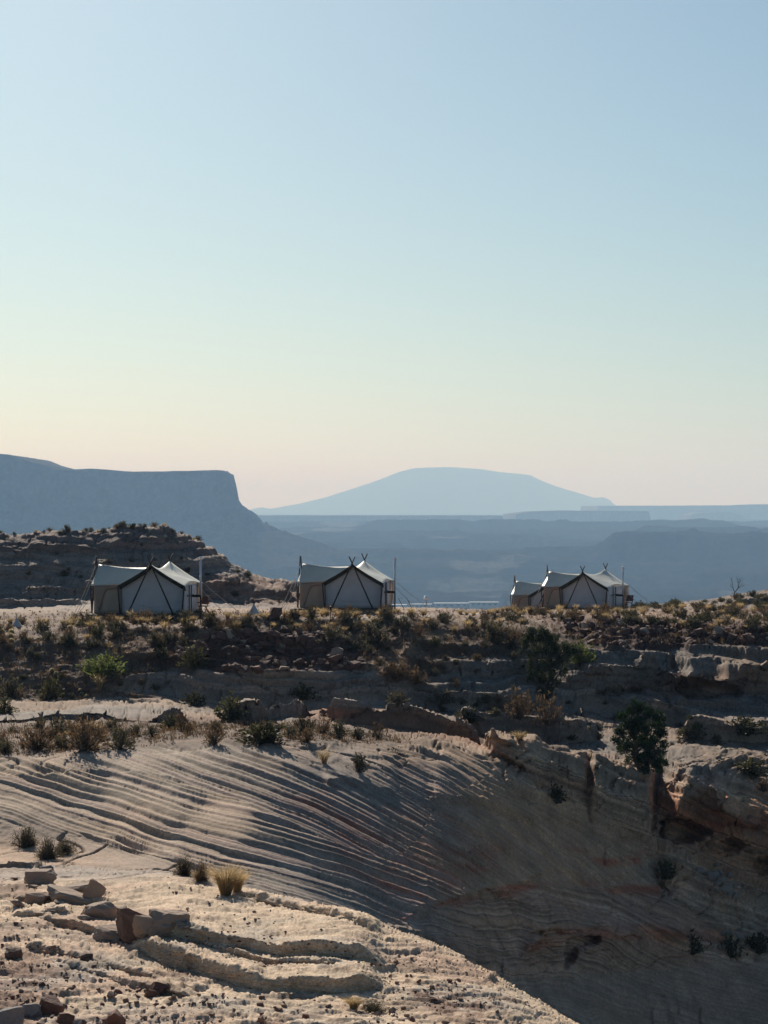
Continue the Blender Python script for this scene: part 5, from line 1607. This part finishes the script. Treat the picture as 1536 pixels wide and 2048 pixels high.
# low far buildings in the valley
B_WALL = mat_plain('far_wall', (.30, .30, .31), .8, .05); B_ROOF = mat_plain('far_roof', (.40, .41, .43), .5, .04); B_DOOR = mat_plain('far_door', (.08, .09, .10), .6)
for i, (u0, u1, y, hpx, lab) in enumerate([(822, 862, 5050, 5, 'pale flat roofed far building left of two others in the valley'), (870, 936, 5000, 5, 'middle long pale flat roofed building far in the valley'), (940, 996, 4920, 7, 'rightmost long pale roofed building far in the valley'), (775, 812, 5150, 4, 'small pale far building just right of the middle tent')]):
    x0, x1 = px(u0, y), px(u1, y)
    jj = int(np.argmin(np.abs(uq - (u0 + u1) / 2)))
    g = float(np.interp(y, yq, zv[:, jj]))
    h = hpx / F * y * 1.3
    top = pz((1209, 1207, 1205, 1210)[i], y)
    h = max(h, top - g)
    o = empty('far_building', ((x0 + x1) / 2, y, g))
    w = x1 - x0
    box('wall', B_WALL, (0, 0, h / 2 - 2), (w, 22, h + 2), o)
    box('roof', B_ROOF, (0, 0, h + .4), (w + 4, 26, 1.6), o)
    for q in range(5):
        box('door', B_DOOR, (-w * .4 + q * w * .2, -11.2, h - 3.4), (w * .09, .8, 3.6), o)
    tag(o, lab, 'building', 'far buildings in the valley')

# ------------------------------------------------------------------ labels: say which one by its nearest landmark
LM = [('left wing of the leftmost tent',190,1232),('front of the leftmost tent',308,1236),('stove pipe of the leftmost tent',395,1230),('white cone between the tents',507,1229),('dark round boulder',548,1238),
 ('left wing of the middle tent',600,1226),('black path light',661,1242),('front of the middle tent',712,1224),('stove pipe of the middle tent',778,1222),('shiny capped far pipe',853,1216),('half hidden tent',1045,1224),
 ('front of the rightmost tent',1172,1224),('stove pipe of the rightmost tent',1245,1222),('dead tree',1468,1198),('foot of the tall juniper',1090,1392),('top of the tall juniper',1078,1258),('dense juniper',1284,1470),
 ('bright green bush',210,1335),('white cone at the left edge',33,1252),('large brown bush',168,1480),('golden slab grass',455,1775),('blocky tan boulder',330,1862),('three slab sagebrushes',95,1705),('red rock in the bottom corner',100,2022),
 ('pale tuft at the bottom',708,2008),('wide dark bush in the hollow',525,1470),('yellow green bush',1160,1312),('right end of the hill crest',395,1080),('left end of the hill crest',0,1088),('crest above the leftmost tent',250,1066),
 ('right end of the rubble band',1532,1272),('crack in the rim rock',1348,1325),('bottom edge under the curved ledges',480,2040),('tip of the sunlit slab',1085,2044),('right end of the curved ledges',790,1958),
 ('left end of the pale ledge',60,1412),('right end of the pale ledge',430,1420),('middle of the dark rubble',560,1300),('right edge of the bench',1530,1470),('hollow in the gully wall',1360,1655),('lower hollow of the gully',1150,1900),('twiggy pale bush',1096,1430)]
_o1 = ['', 'first', 'second', 'third', 'fourth', 'fifth', 'sixth', 'seventh', 'eighth', 'ninth', 'tenth', 'eleventh', 'twelfth', 'thirteenth', 'fourteenth', 'fifteenth', 'sixteenth', 'seventeenth', 'eighteenth', 'nineteenth']
ORD = ['nearest'] + _o1[2:] + ['twentieth'] + ['twenty-' + q for q in _o1[1:10]] + ['thirtieth'] + ['thirty-' + q for q in _o1[1:10]] + ['fortieth'] + ['forty-' + q for q in _o1[1:10]] + ['fiftieth'] + ['fifty-' + q for q in _o1[1:10]] + ['sixtieth'] + ['sixty-' + q for q in _o1[1:10]]
HEAD = {'sagebrush': 'grey sagebrush', 'green_bush': 'dull green bush', 'brown_bush': 'brown twiggy bush', 'leafy_bush': 'leafy bush', 'dry_grass_clump': 'golden grass clump', 'stone': 'small dark stone', 'rock_block': 'dark red block', 'broken_stone': 'pale grey broken slab', 'cactus': 'round pale spined cactus', 'flat_stone': 'flat tan stone'}
cells = {}
for o in list(SC.objects):
    if o.parent is None and 'group' in o and 'label' in o:
        base = o.name.split('.')[0]
        if base not in HEAD: continue
        u = CU + o.location.x / o.location.y * F; v = CV - o.location.z / o.location.y * F
        ds_ = [((u - a) ** 2 + ((v - b) * 1.6) ** 2, nm, a, b) for nm, a, b in LM]
        d, nm, a, b = min(ds_)
        du, dv = u - a, (v - b) * 1.6
        side_ = ('right of' if du > 0 else 'left of') if abs(du) > abs(dv) else ('below' if dv > 0 else 'above')
        cells.setdefault((base, nm, side_), []).append((d, o))
for (base, nm, side_), lst in cells.items():
    lst.sort(key=lambda t: t[0])
    for i, (d, o) in enumerate(lst):
        if len(lst) == 1: o['label'] = HEAD[base] + ' just ' + side_ + ' the ' + nm
        else: o['label'] = HEAD[base] + ' ' + side_ + ' the ' + nm + ', ' + ORD[min(i, len(ORD) - 1)] + (' from it' if i else ' to it')
